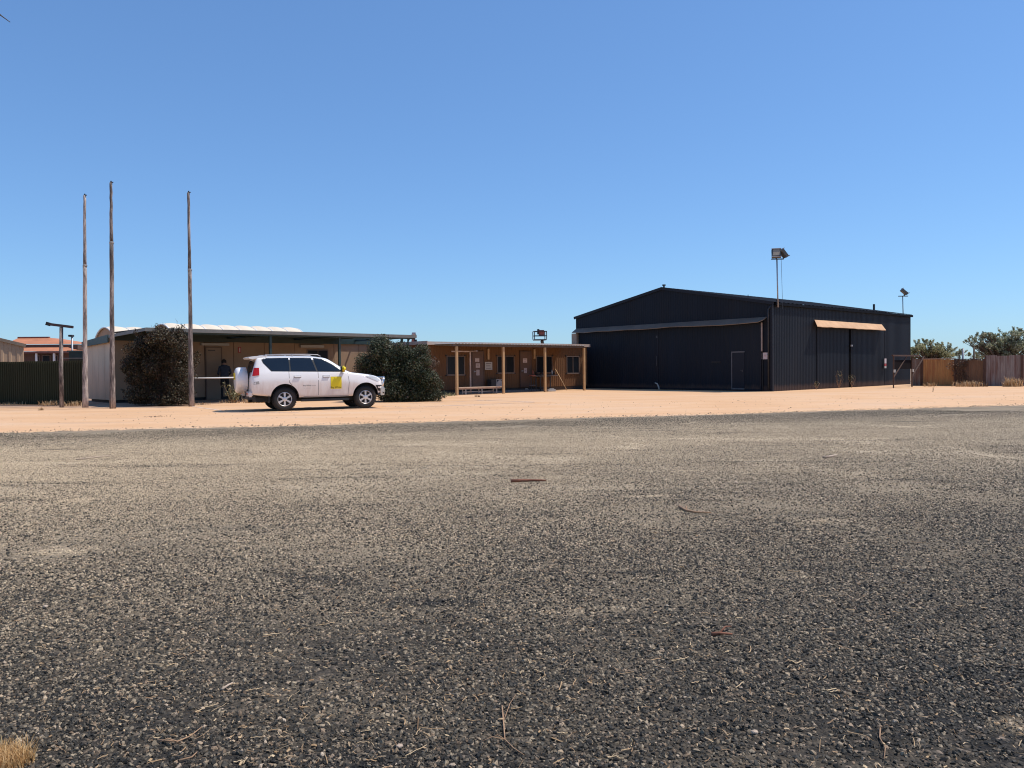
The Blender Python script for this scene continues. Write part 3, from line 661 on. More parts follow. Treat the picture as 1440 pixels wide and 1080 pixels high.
# flood lights
def flood(name, fr, x, y, z0, z1, tilt, label, heads, wire=None, r=0.035):
    w = fr.world(x, y, 0)
    o = empty(name, (w.x, w.y, z0), 0, label, 'floodlight', 'floodlights on poles above the dark shed')
    h = z1 - z0
    MB().tube([(0, 0, 0), (tilt, 0, h)], r, 8).build('pole', STEEL, o, True)
    mb = MB(); mb.bx(tilt - .28, tilt + .34, -.04, .04, h, h + .05); mb.build('cross_arm', DSTEEL, o)
    for (dx, rz, pitch, sx) in heads:
        M = Matrix.Rotation(rz, 3, 'Z') @ Matrix.Rotation(pitch, 3, 'X')
        c = Vector((tilt + dx, 0, h + .3))
        mb = MB(); mb.box(c, (sx, .16, .46), M=M)
        hd = mb.build('lamp_head', LAMPH, o, bevel=.015)
        mb = MB(); mb.box(c + M @ Vector((0, -.087, .03)), (sx * .72, .014, .36), M=M); mb.build('lens', LENS, hd)
        for q_ in (.235, -.235): MB().box(c + M @ Vector((0, -.1, q_)), (sx, .06, .03), M=M).build('rim', STEEL, hd)
        mb = MB(); mb.bx(tilt + dx - .03, tilt + dx + .03, -.03, .03, h + .05, h + .14); mb.build('bracket', DSTEEL, o)
    if wire: MB().tube([(tilt + .22, 0, h), (.24, 0, -.1)], 0.009, 5).build('cable', DSTEEL, o)
    return o
q = H.hit(1090, 432, 'y', 0.05)
def zat(p, y):
    lo, hi = -3, 25
    for _ in range(50):
        m_ = (lo + hi) / 2; v = Vector((p[0], p[1], m_)) - c_p
        yy = 540 - FPX * v.dot(c_u) / v.dot(c_fw)
        if yy > y: lo = m_
        else: hi = m_
    return lo
w = H.world(0.3, -0.16); z1 = zat(w, 365)
flood('floodlight', H, 0.3, -0.16, EAVE - .25, z1, -0.05, 'tall twin floodlight on a thin pole at the near corner of the dark shed', [(-.03, R(-14), R(-24), .46), (.34, R(95), R(-38), .42)], True)
mb_root = [o for o in COL.objects if o.name == 'floodlight'][0]
for q_ in (.02, .3): MB().bx(-.06, .06, .0, .12, q_, q_ + .07).build('wall_clamp', RUST, mb_root)
q2 = H.hit(1270, 445, 'y', 0.4); w = H.world(q2.x, 0.4); z1 = zat(w, 417)
flood('floodlight', H, q2.x, 0.4, gz(0.4) - .02, z1, -0.03, 'small single floodlight on a short pole at the far corner of the dark shed', [(.1, R(80), R(-48), .42)], False, 0.03)

# signs
def text_mesh(txt, size, mp, name, m, parent, align='CENTER', ext=0.0):
    cu = bpy.data.curves.new('t', 'FONT'); cu.body = txt; cu.size = size; cu.align_x = align; cu.align_y = 'CENTER'; cu.resolution_u = 2
    to = bpy.data.objects.new('t', cu); COL.objects.link(to)
    dg = bpy.context.evaluated_depsgraph_get(); me = bpy.data.meshes.new_from_object(to.evaluated_get(dg))
    bpy.data.objects.remove(to); bpy.data.curves.remove(cu)
    for v in me.vertices: v.co = Vector(mp(v.co.x, v.co.y))
    me.name = name; me.materials.clear(); me.materials.append(m)
    o = bpy.data.objects.new(name, me); COL.objects.link(o)
    if parent: o.parent = parent
    return o
q = H.hit(1076, 500.5, 'x', -0.06); w = H.world(-0.06, q.y, q.z)
sg = empty('warning_sign', w, H.a - math.pi / 2, 'small white sign with red lettering at the near corner of the dark shed', 'sign')
mb = MB(); mb.bx(-.21, .21, -.0, .02, -.17, .17); mb.build('board', SIGNW, sg)
text_mesh('-----', .11, lambda x, y: (x, -.004, y + .10), 'lettering', INK, sg)
text_mesh('NO', .09, lambda x, y: (x, -.004, y + .0), 'lettering', SIGNR, sg)
text_mesh('------', .11, lambda x, y: (x, -.004, y - .10), 'lettering', SIGNR, sg)
q = H.hit(1245.3, 511, 'y', -0.14); w = H.world(q.x, -0.14, q.z)
sg = empty('notice_sign', w, H.a, 'narrow white and red notice on the side of the dark shed beside the rusty frame', 'sign')
mb = MB(); mb.bx(-.13, .13, 0, .02, 0.0, .30); mb.build('board', SIGNW, sg)
mb = MB(); mb.bx(-.13, .13, 0, .02, -.16, -.01); mb.build('red_panel', SIGNR, sg)
mb = MB(); mb.bx(-.13, .13, 0, .02, -.30, -.17); mb.build('grey_panel', SIGNG, sg)

# rusty steel frame against the far end of the hangar's side
f0 = H.hit(1256, 552, 'y', -0.9); f0 = H.loc(G(1256.5, 545.8)); f1 = H.loc(G(1277.5, 544.2))
w = H.world(f0.x, f0.y)
fr = empty('steel_gantry', w, H.a, 'rusty open steel gantry with diagonal braces at the far end of the dark shed', 'gantry')
zt_ = zat(w, 500); dx = f1.x - f0.x; far = H.loc(D(1300, 500, 56)); 
mb = MB()
mb.bar((-.15, 0, zt_), (dx + .95, -.05, zt_), .085, .085); mb.build('top_rail', RUST, fr); MB().bx(.05, dx - .05, .03, .06, 1.05, zt_ - .25).build('mesh_panel', mat('dark_red_panel', (.0075, .0045, .005), .9, spec=.1), fr)
for s_ in (0, dx):
    MB().bar((s_, 0, 0), (s_, 0, zt_ - .03), .055, .055).build('post', RUST, fr)
    MB().bar((s_ - .02, .02, .55), (s_ + dx * .72, .02, zt_ - .05), .05, .05).build('brace', RUST, fr)
    MB().box((s_, -.05, .95), (.16, .06, .16)).build('plate', SIGNG, fr)

# broken white pipe at the hangar door
p = G(893, 549.5); p = H.world(-0.5, H.loc(p).y)
o = MB().tube([(0, 0, 0), (-.03, 0, .16), (-.10, .02, .34), (-.24, .03, .40)], [.045, .045, .04, .03], 8).build('bent_pipe', SIGNG, None, True)
o.location = p; tag(o, 'short bent pale pipe sticking up in front of the dark sliding doors', 'pipe')

# ================================================================== OCHRE DEMOUNTABLE (centre)
p1 = G(642.5, 556); B2 = Frame(p1, 41.06)
VD = 2.0                     # verandah depth
b2 = empty('site_office', (p1.x, p1.y, 0), B2.a, 'low ochre brown ribbed cabin with a flat roof and posted verandah beside the dark shed', 'building')
wx0 = B2.hit(602.5, 520, 'y', VD).x
wx1 = B2.hit(813, 520, 'y', VD).x + 0.8
WZ = B2.hit(602.5, 483, 'y', VD).z
print('B2 wall', wx0, wx1, WZ)
FZ = 0.22
sideF = lambda s, o, z: (s, VD - o, z)
sideL = lambda s, o, z: (wx0 - o, s, z)
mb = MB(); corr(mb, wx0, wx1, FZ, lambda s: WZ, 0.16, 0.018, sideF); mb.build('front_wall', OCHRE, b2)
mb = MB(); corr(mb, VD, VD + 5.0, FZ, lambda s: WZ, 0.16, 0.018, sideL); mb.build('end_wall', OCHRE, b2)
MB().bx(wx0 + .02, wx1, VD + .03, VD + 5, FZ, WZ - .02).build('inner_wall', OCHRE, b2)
mb = MB(); mb.bx(wx0 + .05, wx1 - .05, VD + .08, VD + .16, -.02, FZ); mb.build('floor_skirt', mat('skirt_dark', (0.06, 0.045, 0.04), .8), b2)
mb = MB(); mb.bx(wx0 - .12, wx1 + .1, VD - .14, VD + 5.1, WZ, WZ + .10); mb.build('roof', ROOFG, b2)
mb = MB(); mb.bx(wx0 - .17, wx1 + .1, VD - .18, VD - .145, WZ - .07, WZ + .10); mb.build('front_fascia', FASCIA, b2)
mb = MB(); mb.bx(wx0 - .165, wx0 - .125, VD - .145, VD + 5.1, WZ - .05, WZ + .13); mb.build('end_fascia', ROOFG, b2)
# verandah roof
vx0 = B2.hit(638, 500, 'y', -.1).x; vx1 = B2.hit(822.5, 500, 'y', -.1).x
za = B2.hit(640, 482.5, 'y', -.15).z; zb = B2.hit(822, 486.5, 'y', -.15).z
VZ = (za + zb) / 2
print('VZ', za, zb, vx0, vx1)
mb = MB(); n = 90
for i in range(n + 1):
    xx = vx0 + (vx1 - vx0) * i / n; d = .022 if i % 2 else 0
    mb.v += [(xx, -.16, VZ + d), (xx, VD - .19, VZ + d + .015), (xx, -.16, VZ + d - .01), (xx, VD - .19, VZ + d + .005)]
for i in range(n):
    k = 4 * i; mb.f += [(k, k + 4, k + 5, k + 1), (k + 2, k + 3, k + 7, k + 6), (k, k + 2, k + 6, k + 4)]
mb.build('verandah_roof', ROOFG, b2)
mb = MB(); mb.bx(vx0, vx1, -.06, .06, VZ - .125, VZ - .02); mb.build('verandah_beam', mat('beam_brown', (.10, .075, .06), .7), b2)
for i, (px_, py_) in enumerate([(642.5, 556), (708, 554.5), (766.5, 552), (821.5, 549)]):
    xx = B2.hit(px_, py_ - 20, 'y', 0).x
    mb = MB(); mb.bx(xx - .064, xx + .064, -.055, .055, 0, VZ - .13); mb.build('verandah_post', TANPOST, b2, bevel=.01)
    mb = MB(); mb.bar((xx, .05, VZ - .07), (xx, VD - .19, WZ - .06), .05, .09); mb.build('rafter', GUTTER, b2)
mb = MB(); xa = B2.hit(661.5, 520, 'y', .75).x; zq = B2.hit(661.5, 493.5, 'y', .75).z; xb = B2.hit(645, 493, 'y', .05).x
mb.bx(xa - .03, xa + .03, .72, .78, 0.05, zq); mb.bar((xa, .75, zq - .02), (xa - .1, .06, zq - .02), .05, .06); mb.bar((xa - .03, .75, zq - .03), (xb + .08, .75, zq - .03), .05, .06)
mb.build('inner_frame', mat('pale_frame', (0.42, 0.32, 0.27), .6), b2)
# windows
for i, (l, r_, t, b_) in enumerate([(629, 652.5, 501.5, 526), (700, 722.5, 501.5, 523.5), (755, 776, 501.5, 523), (797.5, 814, 502, 524)]):
    A = B2.hit(l, t, 'y', VD - .04); Bq = B2.hit(r_, b_, 'y', VD - .04)
    xl, xr, zt2, zb2 = A.x, Bq.x, A.z, Bq.z
    y0 = VD - .05
    mb = MB(); w_ = .05
    mb.bx(xl - w_, xl, y0, VD, zb2 - w_, zt2 + w_); mb.bx(xr, xr + w_, y0, VD, zb2 - w_, zt2 + w_)
    mb.bx(xl, xr, y0 + .002, VD, zt2, zt2 + w_); mb.bx(xl - .03, xr + .03, y0 - .03, VD - .001, zb2 - w_ - .03, zb2)
    fr_ = mb.build('window', ALU, b2)
    xc = (xl + xr) / 2
    for (pa, pb) in ((xl, xc - .02), (xc + .02, xr)):
        MB().bx(pa, pb, VD - .03, VD - .02, zb2, zt2).build('pane', GLASS, fr_)
    MB().bx(xc - .02, xc + .02, y0 + .005, VD - .018, zb2, zt2).build('mullion', ALU, fr_)
    for (hx, hz) in ((xl - .09, zt2 + .06), (xr + .09, zt2 + .06), (xl - .09, zb2 - .06), (xr + .09, zb2 - .06)): MB().bx(hx - .035, hx + .035, VD - .06, VD - .018, hz - .035, hz + .035).build('shutter_bracket', BLACK, fr_)
# doors
doors = []
for (l, r_, t, b_) in [(664, 680, 494.5, 546.5), (731.5, 746.5, 494.5, 544)]:
    A = B2.hit(l, t, 'y', VD - .03); Bq = B2.hit(r_, b_, 'y', VD - .03)
    mb = MB(); mb.bx(A.x, Bq.x, VD - .045, VD - .018, FZ + .02, A.z); d = mb.build('door', DOORB, b2); doors.append((A, Bq))
    mb = MB(); mb.bx(A.x - .05, A.x, VD - .06, VD, FZ, A.z + .05); mb.bx(Bq.x, Bq.x + .05, VD - .06, VD, FZ, A.z + .05); mb.bx(A.x, Bq.x, VD - .058, VD, A.z, A.z + .05); mb.build('frame', mat('door_frame_brown', (.07, .04, .03), .6), d)
    mb = MB(); mb.bx(A.x + .07, A.x + .11, VD - .10, VD - .045, 1.12, 1.2); mb.bx(A.x + .07, A.x + .2, VD - .11, VD - .09, 1.15, 1.175); mb.build('handle', STEEL, d)
for (l, r_, t, b_) in [(685.3, 687.8, 490.5, 505.5), (750.3, 752.5, 491, 504.5)]:
    A = B2.hit(l, t, 'y', VD - .05); Bq = B2.hit(r_, b_, 'y', VD - .05)
    mb = MB(); mb.bx(A.x, Bq.x, VD - .09, VD - .018, Bq.z, A.z); mb.build('wall_light', mat('tube_light_cover', (.42, .27, .15), .5), b2)
# floor step / concrete blocks
A = B2.hit(690, 548, 'y', VD - .4); mb = MB(); mb.bx(A.x - 2.2, A.x + 4.2, VD - .5, VD - .02, 0, .10); mb.build('step_slab', mat('dull_concrete', (.16, .14, .13), .85), b2)
def notice(l, r_, t, b_, y, label, m, name='paper_notice', cat='notice', lines=3, grp=None):
    A = B2.hit(l, t, 'y', y); Bq = B2.hit(r_, b_, 'y', y); c = B2.world((A.x + Bq.x) / 2, y, (A.z + Bq.z) / 2)
    hw, hh = (Bq.x - A.x) / 2, (A.z - Bq.z) / 2
    o = empty(name, c, B2.a, label, cat, grp)
    MB().bx(-hw, hw, 0, .012, -hh, hh).build('sheet', m, o)
    pm = mat('notice_print', (.16, .13, .14), .7)
    for k in range(lines):
        z_ = hh * (0.6 - 1.2 * k / max(1, lines - 1)); MB().bx(-hw * .7, hw * (.7 - .25 * (k % 2)), -.003, 0.001, z_ - hh * .09, z_ + hh * .09).build('print_line', pm, o)
notice(668.3, 674, 503.5, 508.8, VD - .06, 'topmost of three paper notices on the left brown cabin door', PAPER, lines=2)
notice(669.2, 675, 511, 517, VD - .06, 'middle of three paper notices on the left brown cabin door', PAPER)
notice(670, 674.3, 520, 527.8, VD - .06, 'lowest and palest of three paper notices on the left brown cabin door', PAPER, lines=4)
notice(735.5, 741.3, 504, 510, VD - .06, 'upper white notice on the right brown cabin door', PAPER, lines=2)
notice(737, 741, 517.5, 524.5, VD - .06, 'lower small white notice on the right brown cabin door', PAPER)
notice(682, 692.3, 509, 520, VD - .04, 'grey painted notice board on the ochre wall right of the left cabin door', SIGNG, 'notice_board', 'sign', 3)

# bench under the verandah
A = B2.loc(G(646, 556)); xl = B2.hit(646, 545, 'y', .12).x; xr = B2.hit(706.5, 545, 'y', .12).x; bz = B2.hit(676, 544.5, 'y', .1).z
w = B2.world(xl, .32)
bn = empty('long_bench', w, B2.a, 'long pale plank bench on thin legs between the verandah posts of the ochre cabin', 'bench')
L = xr - xl
for k in range(2):
    MB().bx(0, L, -.17 + .175 * k, -.005 + .175 * k, bz - .02, bz + .02).build('plank', mat('bench_plank%d' % k, (.52, .37, .27), .7, var=.15), bn)
MB().bx(0.02, L - .02, -.15, -.12, bz - .09, bz - .02).build('rail', PILLAR, bn)
for fx in (.16, .53, .88):
    for yy in (-.13, .13): MB().bx(L * fx - .02, L * fx + .02, yy - .02, yy + .02, 0.0, bz - .021).build('leg', STEEL, bn)
MB().bx(L * .16, L * .88, .12, .15, .12, .16).build('foot_rail', STEEL, bn)

# air conditioner on the floor by the wall
A = B2.hit(691, 548, 'y', VD - .5); w = B2.world(A.x, VD - .32, .10)
ac = empty('air_conditioner', w, B2.a, 'dark boxed outdoor air conditioner unit with grille beside the bench', 'air conditioner')
MB().bx(0, .95, -.16, .16, .06, .62).build('casing', mat('ac_casing', (.04, .036, .036), .7), ac, bevel=.015)
mb = MB(); mb.lathe([(.02, -.175), (.22, -.175), (.235, -.165), (.22, -.158)], 20, 'y', (.62, 0, .34)); mb.build('fan_guard', STEEL, ac)
mb = MB(); mb.bx(.36, .90, -.172, -.161, .60, .63); mb.bx(.36, .39, -.172, -.161, .08, .60); mb.build('grille_trim', STEEL, ac)
mb = MB(); mb.bx(.08, .16, -.14, .14, 0, .06); mb.bx(.78, .86, -.14, .14, 0, .06); mb.build('foot', BLACK, ac)

# clutter: barbecue trolley, leaning pole, stool with bottles
A = B2.hit(760, 535, 'y', VD - .6); w = B2.world(A.x, VD - .55)
tr = empty('barbecue_trolley', w, B2.a, 'dark barbecue trolley with side shelves under the third cabin window', 'barbecue')
MB().bx(-.2, .7, -.25, .2, .78, .98).build('cooking_box', BLACK, tr, bevel=.03)
mb = MB(); mb.lathe([(.0, .99), (.12, .985), (.2, .95), (.21, .90)], 12, 'z', (.25, -.02, .1)); mb.build('lid', DSTEEL, tr, True)
MB().bx(-.75, -.22, -.22, .18, .9, .93).build('side_shelf', DSTEEL, tr); MB().bx(.72, 1.25, -.22, .18, .9, .93).build('side_shelf', DSTEEL, tr)
for sx in (-.15, .62):
    for sy in (-.2, .15): MB().bx(sx - .025, sx + .025, sy - .025, sy + .025, 0.0, .78).build('leg', DSTEEL, tr)
MB().bx(-.12, .6, -.18, .13, .2, .23).build('lower_shelf', DSTEEL, tr)
MB().tube([(-.7, -.24, .86), (1.2, -.24, .86)], .015, 6).build('handle_bar', STEEL, tr)
for k, (sx, col_) in enumerate([(-.55, REDOX), (.95, SIGNG), (1.1, DSTEEL)]):
    mb = MB(); mb.lathe([(0, 0), (.05, 0), (.055, .12), (.03, .2), (.02, .27), (0, .27)], 10, 'z'); o = mb.build('bottle', col_, None, True)
    o.location = B2.world(A.x + sx, VD - .57, .93)
    tag(o, ['red bottle on the left shelf of the barbecue trolley', 'pale bottle on the right shelf of the barbecue trolley', 'dark bottle at the right end of the barbecue trolley'][k], 'bottle')
A = B2.hit(749, 540, 'y', VD - .7); w = B2.world(A.x, VD - .7)
tr = empty('bar_stool', w, B2.a, 'battered tall stool with a red seat beside the right cabin door', 'stool')
mb = MB(); mb.lathe([(0, .93), (.17, .93), (.19, .90), (.17, .86), (0, .86)], 14, 'z'); mb.build('seat', REDOX, tr, True)
for k in range(4):
    q = k * math.pi / 2 + .5; MB().tube([(.13 * math.cos(q), .13 * math.sin(q), .86), (.22 * math.cos(q), .22 * math.sin(q), 0)], .014, 6).build('leg', DSTEEL, tr)
mb = MB(); pts = [(.185 * math.cos(k * .5236), .185 * math.sin(k * .5236), .35) for k in range(13)]; mb.tube(pts, .009, 5); mb.build('foot_ring', STEEL, tr)
a = B2.hit(781, 519, 'y', VD - .08); b = B2.hit(797, 548, 'y', .9)
o = MB().tube([(0, 0, 0), (a.x - b.x, a.y - b.y, a.z - .02)], .022, 7).build('leaning_pole', TANPOST, None, True)
o.location = B2.world(b.x, b.y, 0.02); o.rotation_euler = (0, 0, B2.a); tag(o, 'thin pale pole leaning against the ochre wall near its right end', 'pole')
for k, (px_, py_, sx) in enumerate([(775, 550.5, .5), (741, 550, .4)]):
    p = G(px_, py_); o = MB().box((0, 0, .06), (sx, .22, .12)).box((.03, .02, .14), (sx * .6, .15, .05)).build('scrap_block', SIGNG, None, bevel=.015); o.location = p; o.rotation_euler = (0, 0, .5 + k)
    tag(o, ['pale scrap block on the ground below the barbecue trolley', 'pale scrap block on the ground below the right cabin door'][k], 'block')

# ================================================================== BEIGE DEMOUNTABLE (left) with green verandah
VZ1 = 3.06
A0 = G(205, 461, VZ1); B1 = Frame(A0, 44.5)
WD = 4.5
b1 = empty('portable_building', (A0.x, A0.y, 0), B1.a, 'long beige portable building under a dark green verandah roof behind the white car', 'building')
xw1 = B1.hit(541, 520, 'y', WD).x
corner_x = B1.hit(156, 520, 'y', WD).x
print('B1 corner', corner_x, xw1, 'end wall back', B1.hit(122, 520, 'x', corner_x))
cx = corner_x
EWL = B1.hit(122, 520, 'x', cx).y - WD
WZ1 = B1.hit(156, 479, 'y', WD).z
WZe = B1.hit(122, 486, 'x', cx).z
print('wall tops', WZ1, WZe, EWL)
f1z = 0.10
# end wall panels (each sheet is a piece)
npan = 4
for k in range(npan):
    y0 = WD + EWL * k / npan; y1 = WD + EWL * (k + 1) / npan
    zt_a = WZ1 + (WZe - WZ1) * k / npan; zt_b = WZ1 + (WZe - WZ1) * (k + 1) / npan
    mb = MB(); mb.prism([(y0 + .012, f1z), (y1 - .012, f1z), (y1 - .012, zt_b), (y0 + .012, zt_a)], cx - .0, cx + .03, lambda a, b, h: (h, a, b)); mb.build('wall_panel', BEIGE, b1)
mb = MB(); mb.prism([(WD + .04, f1z), (WD + EWL, f1z), (WD + EWL, WZe), (WD + .04, WZ1)], cx + .032, cx + .06, lambda a, b, h: (h, a, b)); mb.build('end_backing', JOINT, b1)
mb = MB(); mb.bx(cx - .01, cx + .05, WD - .025, WD + .01, f1z, WZ1); mb.build('corner_trim', BEIGE, b1)
# front wall panels
fpx = [156, 186, 216, 247, 288, 329, 372, 415, 470, 505, 541]
for a, b in zip(fpx, fpx[1:]):
    xa = B1.hit(a, 520, 'y', WD).x; xb = B1.hit(b, 520, 'y', WD).x
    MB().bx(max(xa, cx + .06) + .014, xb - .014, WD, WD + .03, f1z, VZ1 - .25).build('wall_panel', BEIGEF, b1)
mb = MB(); mb.bx(cx + .07, xw1, WD + .032, WD + .07, f1z, VZ1 - .2); mb.build('front_backing', JOINT, b1)
mb = MB(); mb.bx(xw1 - .05, xw1, WD + .07, WD + EWL, f1z, VZ1 - .2); mb.build('far_end_wall', BEIGEF, b1)
mb = MB(); mb.bx(cx + .15, xw1 - .1, WD + .12, WD + EWL - .1, -.03, f1z); mb.build('floor_bearer', BLACK, b1)
# main roof and barge on the end
zr = B1.hit(156, 470, 'x', cx - .1).z; zre = B1.hit(120, 480.5, 'x', cx - .1).z
mb = MB(); mb.prism([(WD - .05, zr - .34), (WD + EWL + .25, zre - .24), (WD + EWL + .25, zre), (WD - .05, zr)], cx - .13, cx - .08, lambda a, b, h: (h, a, b)); mb.build('end_barge', FGREEN, b1)
mb = MB(); mb.prism([(WD - .05, zr - .12), (WD + EWL + .25, zre - .12), (WD + EWL + .25, zre - .03), (WD - .05, zr - .03)], cx - .08, xw1 + .1, lambda a, b, h: (h, a, b)); mb.build('roof', GUTTER, b1)
# dark green beam against the wall below the verandah ceiling
zb_ = B1.hit(300, 481, 'y', WD - .06).z
mb = MB(); mb.bx(cx + .02, xw1 + .3, WD - .12, WD - .03, zb_, VZ1 - .06); mb.build('wall_beam', DGREEN, b1)
# verandah roof: sheet with gutter on the long edge and flashing on the end edge
xv1 = B1.hit(584, 473, 'y', 0.0).x
print('verandah len', xv1)
xsol = B1.hit(548, 475, 'y', 0.0).x
rt = [(0, .02), (xsol, .02), (xsol, WD - .1), (cx - .05, WD - .1)]
mb = MB(); mb.prism(rt, VZ1 - .035, VZ1 - .005, lambda a, b, h: (a, b, h)); mb.build('verandah_roof', CEIL, b1)
mb = MB(); mb.bx(-.02, xv1, -.1, 0.018, VZ1 - .14, VZ1 + .01); mb.build('gutter', GUTTER, b1)
mb = MB(); mb.bar((-.04, -.1, VZ1 - .06), (cx - .09, WD - .12, zr - .08), .04, .13); mb.build('end_flashing', GUTTER, b1)
for i, yy in enumerate((1.1, 2.2, 3.3)):
    MB().bx(-.01 + (cx) * yy / WD, xv1 - .05, yy - .03, yy + .03, VZ1 - .12, VZ1 - .04).build('purlin', DGREEN, b1)
zfas = .30
mb = MB(); mb.bx(0.05, xv1 - .02, .03, .08, VZ1 - .20, VZ1 - .045); mb.build('edge_beam', DGREEN, b1)
posts = []
for px_ in (265, 381, 478, 566):
    xx = B1.hit(px_, 530, 'y', .12).x; posts.append(xx)
    MB().bx(xx - .05, xx + .05, .085, .185, 0, VZ1 - .20).build('verandah_post', DGREEN, b1)
    MB().bar((xx, .2, VZ1 - .14), (xx, WD - .13, VZ1 - .14), .06, .10).build('rafter', DGREEN, b1)
print('posts', posts)
MB().bar((posts[3] + .06, .13, VZ1 - .75), (posts[3] + .5, .13, VZ1 - .16), .04, .04).build('knee_brace', DGREEN, b1)
MB().bx(xv1 - .4, xv1 - .34, .1, .16, VZ1 - .75, VZ1 - .15).build('drop_pipe', DGREEN, b1)
# doors, lamps, window
def wallbox(l, r_, t, b_, y0, y1, name, m, parent):
    A = B1.hit(l, t, 'y', y0); Bq = B1.hit(r_, b_, 'y', y0)
    return MB().bx(A.x, Bq.x, y0, y1, Bq.z, A.z).build(name, m, parent), A, Bq
d, A, Bq = wallbox(290, 312, 489, 563.5, WD - .04, WD - .002, 'door', BEIGED, b1)
mb = MB(); mb.bx(A.x - .05, A.x, WD - .055, WD - .002, Bq.z, A.z + .05); mb.bx(Bq.x, Bq.x + .05, WD - .055, WD - .002, Bq.z, A.z + .05); mb.bx(A.x, Bq.x, WD - .053, WD - .002, A.z, A.z + .05); mb.build('frame', JOINT, d)
mb = MB(); mb.bx(A.x + .08, A.x + .42, WD - .06, WD - .041, A.z - .14, A.z - .10); mb.build('closer', DSTEEL, d)
mb = MB(); mb.bx(Bq.x - .13, Bq.x - .09, WD - .09, WD - .041, 1.0, 1.1); mb.build('handle', STEEL, d)
wallbox(283.5, 322.5, 482.2, 486.2, WD - .16, WD - .002, 'batten_light', SIGNG, b1)
wallbox(423, 456, 485, 489, WD - .16, WD - .002, 'batten_light', SIGNG, b1)
fr_, A, Bq = wallbox(432, 462, 491.5, 515, WD - .05, WD - .002, 'window', ALU, b1)
xc = (A.x + Bq.x) / 2
for (pa, pb) in ((A.x + .05, xc - .02), (xc + .02, Bq.x - .05)): MB().bx(pa, pb, WD - .058, WD - .0505, Bq.z + .05, A.z - .05).build('pane', GLASS, fr_)
q = B1.hit(337, 492, 'y', WD - .03); w = B1.world(q.x, WD - .03, q.z)
sg = empty('fire_sign', w, B1.a, 'tiny red and white fire sign high on the beige wall above the person', 'sign')
MB().bx(-.07, .07, 0, .02, -.14, .14).build('board', SIGNR, sg); MB().bx(-.03, .03, -.004, -.0005, -.1, .1).build('pictogram', SIGNW, sg)
# handrail
xa, xb = posts[0], posts[1]
w = B1.world(xa, .13)
hr = empty('handrail', w, B1.a, 'thin white horizontal handrail between verandah posts behind the white car', 'handrail')
L = xb - xa; zr_ = B1.hit(300, 531.5, 'y', .1).z
MB().tube([(.06, -.09, zr_), (L - .06, -.09, zr_)], .032, 8).build('top_rail', WHITE, hr, True)
for s_ in (.03, L - .03): MB().tube([(s_, -.09, 0), (s_, -.09, zr_ + .03)], .028, 8).build('upright', DGREEN, hr, True)

# ---- person at the door
def person():
    q = B1.hit(316.5, 562, 'y', WD - .75); w = B1.world(q.x, WD - .75, 0)
    root = empty('person', (w.x, w.y, 0), B1.a - R(15), 'person in dark shirt and trousers standing with bowed head by the beige door', 'person')
    S = zat(w, 506) / 1.72
    V = [(0, 0, .96), (0, .02, 1.12), (0, .03, 1.30), (0, .04, 1.43), (0, .06, 1.50), (0, .10, 1.58), (0, .12, 1.68)]
    Rr = [.155, .15, .165, .13, .055, .085, .085]
    E = [(0, 1), (1, 2), (2, 3), (3, 4), (4, 5), (5, 6)]
    def chain(p, pts, rs):
        prev = p
        for pt, r in zip(pts, rs):
            V.append(pt); Rr.append(r); E.append((prev, len(V) - 1)); prev = len(V) - 1
        return prev
    for s in (-1, 1):
        chain(0, [(s * .10, 0, .88), (s * .115, .01, .50), (s * .12, -.01, .09), (s * .13, .14, .035)], [.095, .062, .042, .034])
        e = chain(3, [(s * .19, .03, 1.40), (s * .27, .03, 1.12), (s * .20, .26, 1.08), (s * .17, .33, 1.10)], [.062, .048, .036, .028])
        base = V[e]
        for k in range(4): chain(e, [(base[0] + s * (.03 - .02 * k), base[1] + .05, base[2] + .01), (base[0] + s * (.03 - .02 * k), base[1] + .085 + .01 * (k in (1, 2)), base[2] - .02)], [.009, .008])
        chain(e, [(base[0] - s * .035, base[1] + .02, base[2] + .03), (base[0] - s * .04, base[1] + .05, base[2] + .05)], [.01, .008])
    me = bpy.data.meshes.new('body'); me.from_pydata([tuple(c * S for c in v) for v in V], E, [])
    o = bpy.data.objects.new('body', me); COL.objects.link(o)
    sm = o.modifiers.new('skin', 'SKIN')
    for i, sv in enumerate(me.skin_vertices[0].data):
        r = Rr[i] * S; sv.radius = (r * (1.25 if i in (1, 2, 3) else 1), r * (.8 if i in (1, 2, 3) else 1)); sv.use_root = (i == 0)
    ss = o.modifiers.new('sub', 'SUBSURF'); ss.levels = 2; ss.render_levels = 2
    dg = bpy.context.evaluated_depsgraph_get(); nm = bpy.data.meshes.new_from_object(o.evaluated_get(dg))
    o.modifiers.clear(); o.data = nm; nm.name = 'body'
    for m_ in (SHIRT, TROUSER, SKIN): nm.materials.append(m_)
    for p in nm.polygons:
        p.use_smooth = True; c = p.center / S
        if c.z > 1.50 or (c.y > .22 and c.z > 1.0): p.material_index = 2
        elif c.z < .98: p.material_index = 1
        else: p.material_index = 0
    o.parent = root
    mb = MB(); mb.lathe([(0, .115), (.05, .105), (.088, .07), (.105, .02), (.10, -.04), (.08, -.07)], 16, 'z', (0, 0, 0))
    h = mb.build('hair', HAIR, root, True); h.location = (0, .10 * S, 1.635 * S); h.scale = (S, S, S); h.rotation_euler = (R(-18), 0, 0)
    mb = MB()
    for s in (-1, 1): mb.box((s * .12 * S, .05 * S, .04), (.10 * S, .27 * S, .08))
    mb.build('shoe', BLACK, root, bevel=.03)
person()

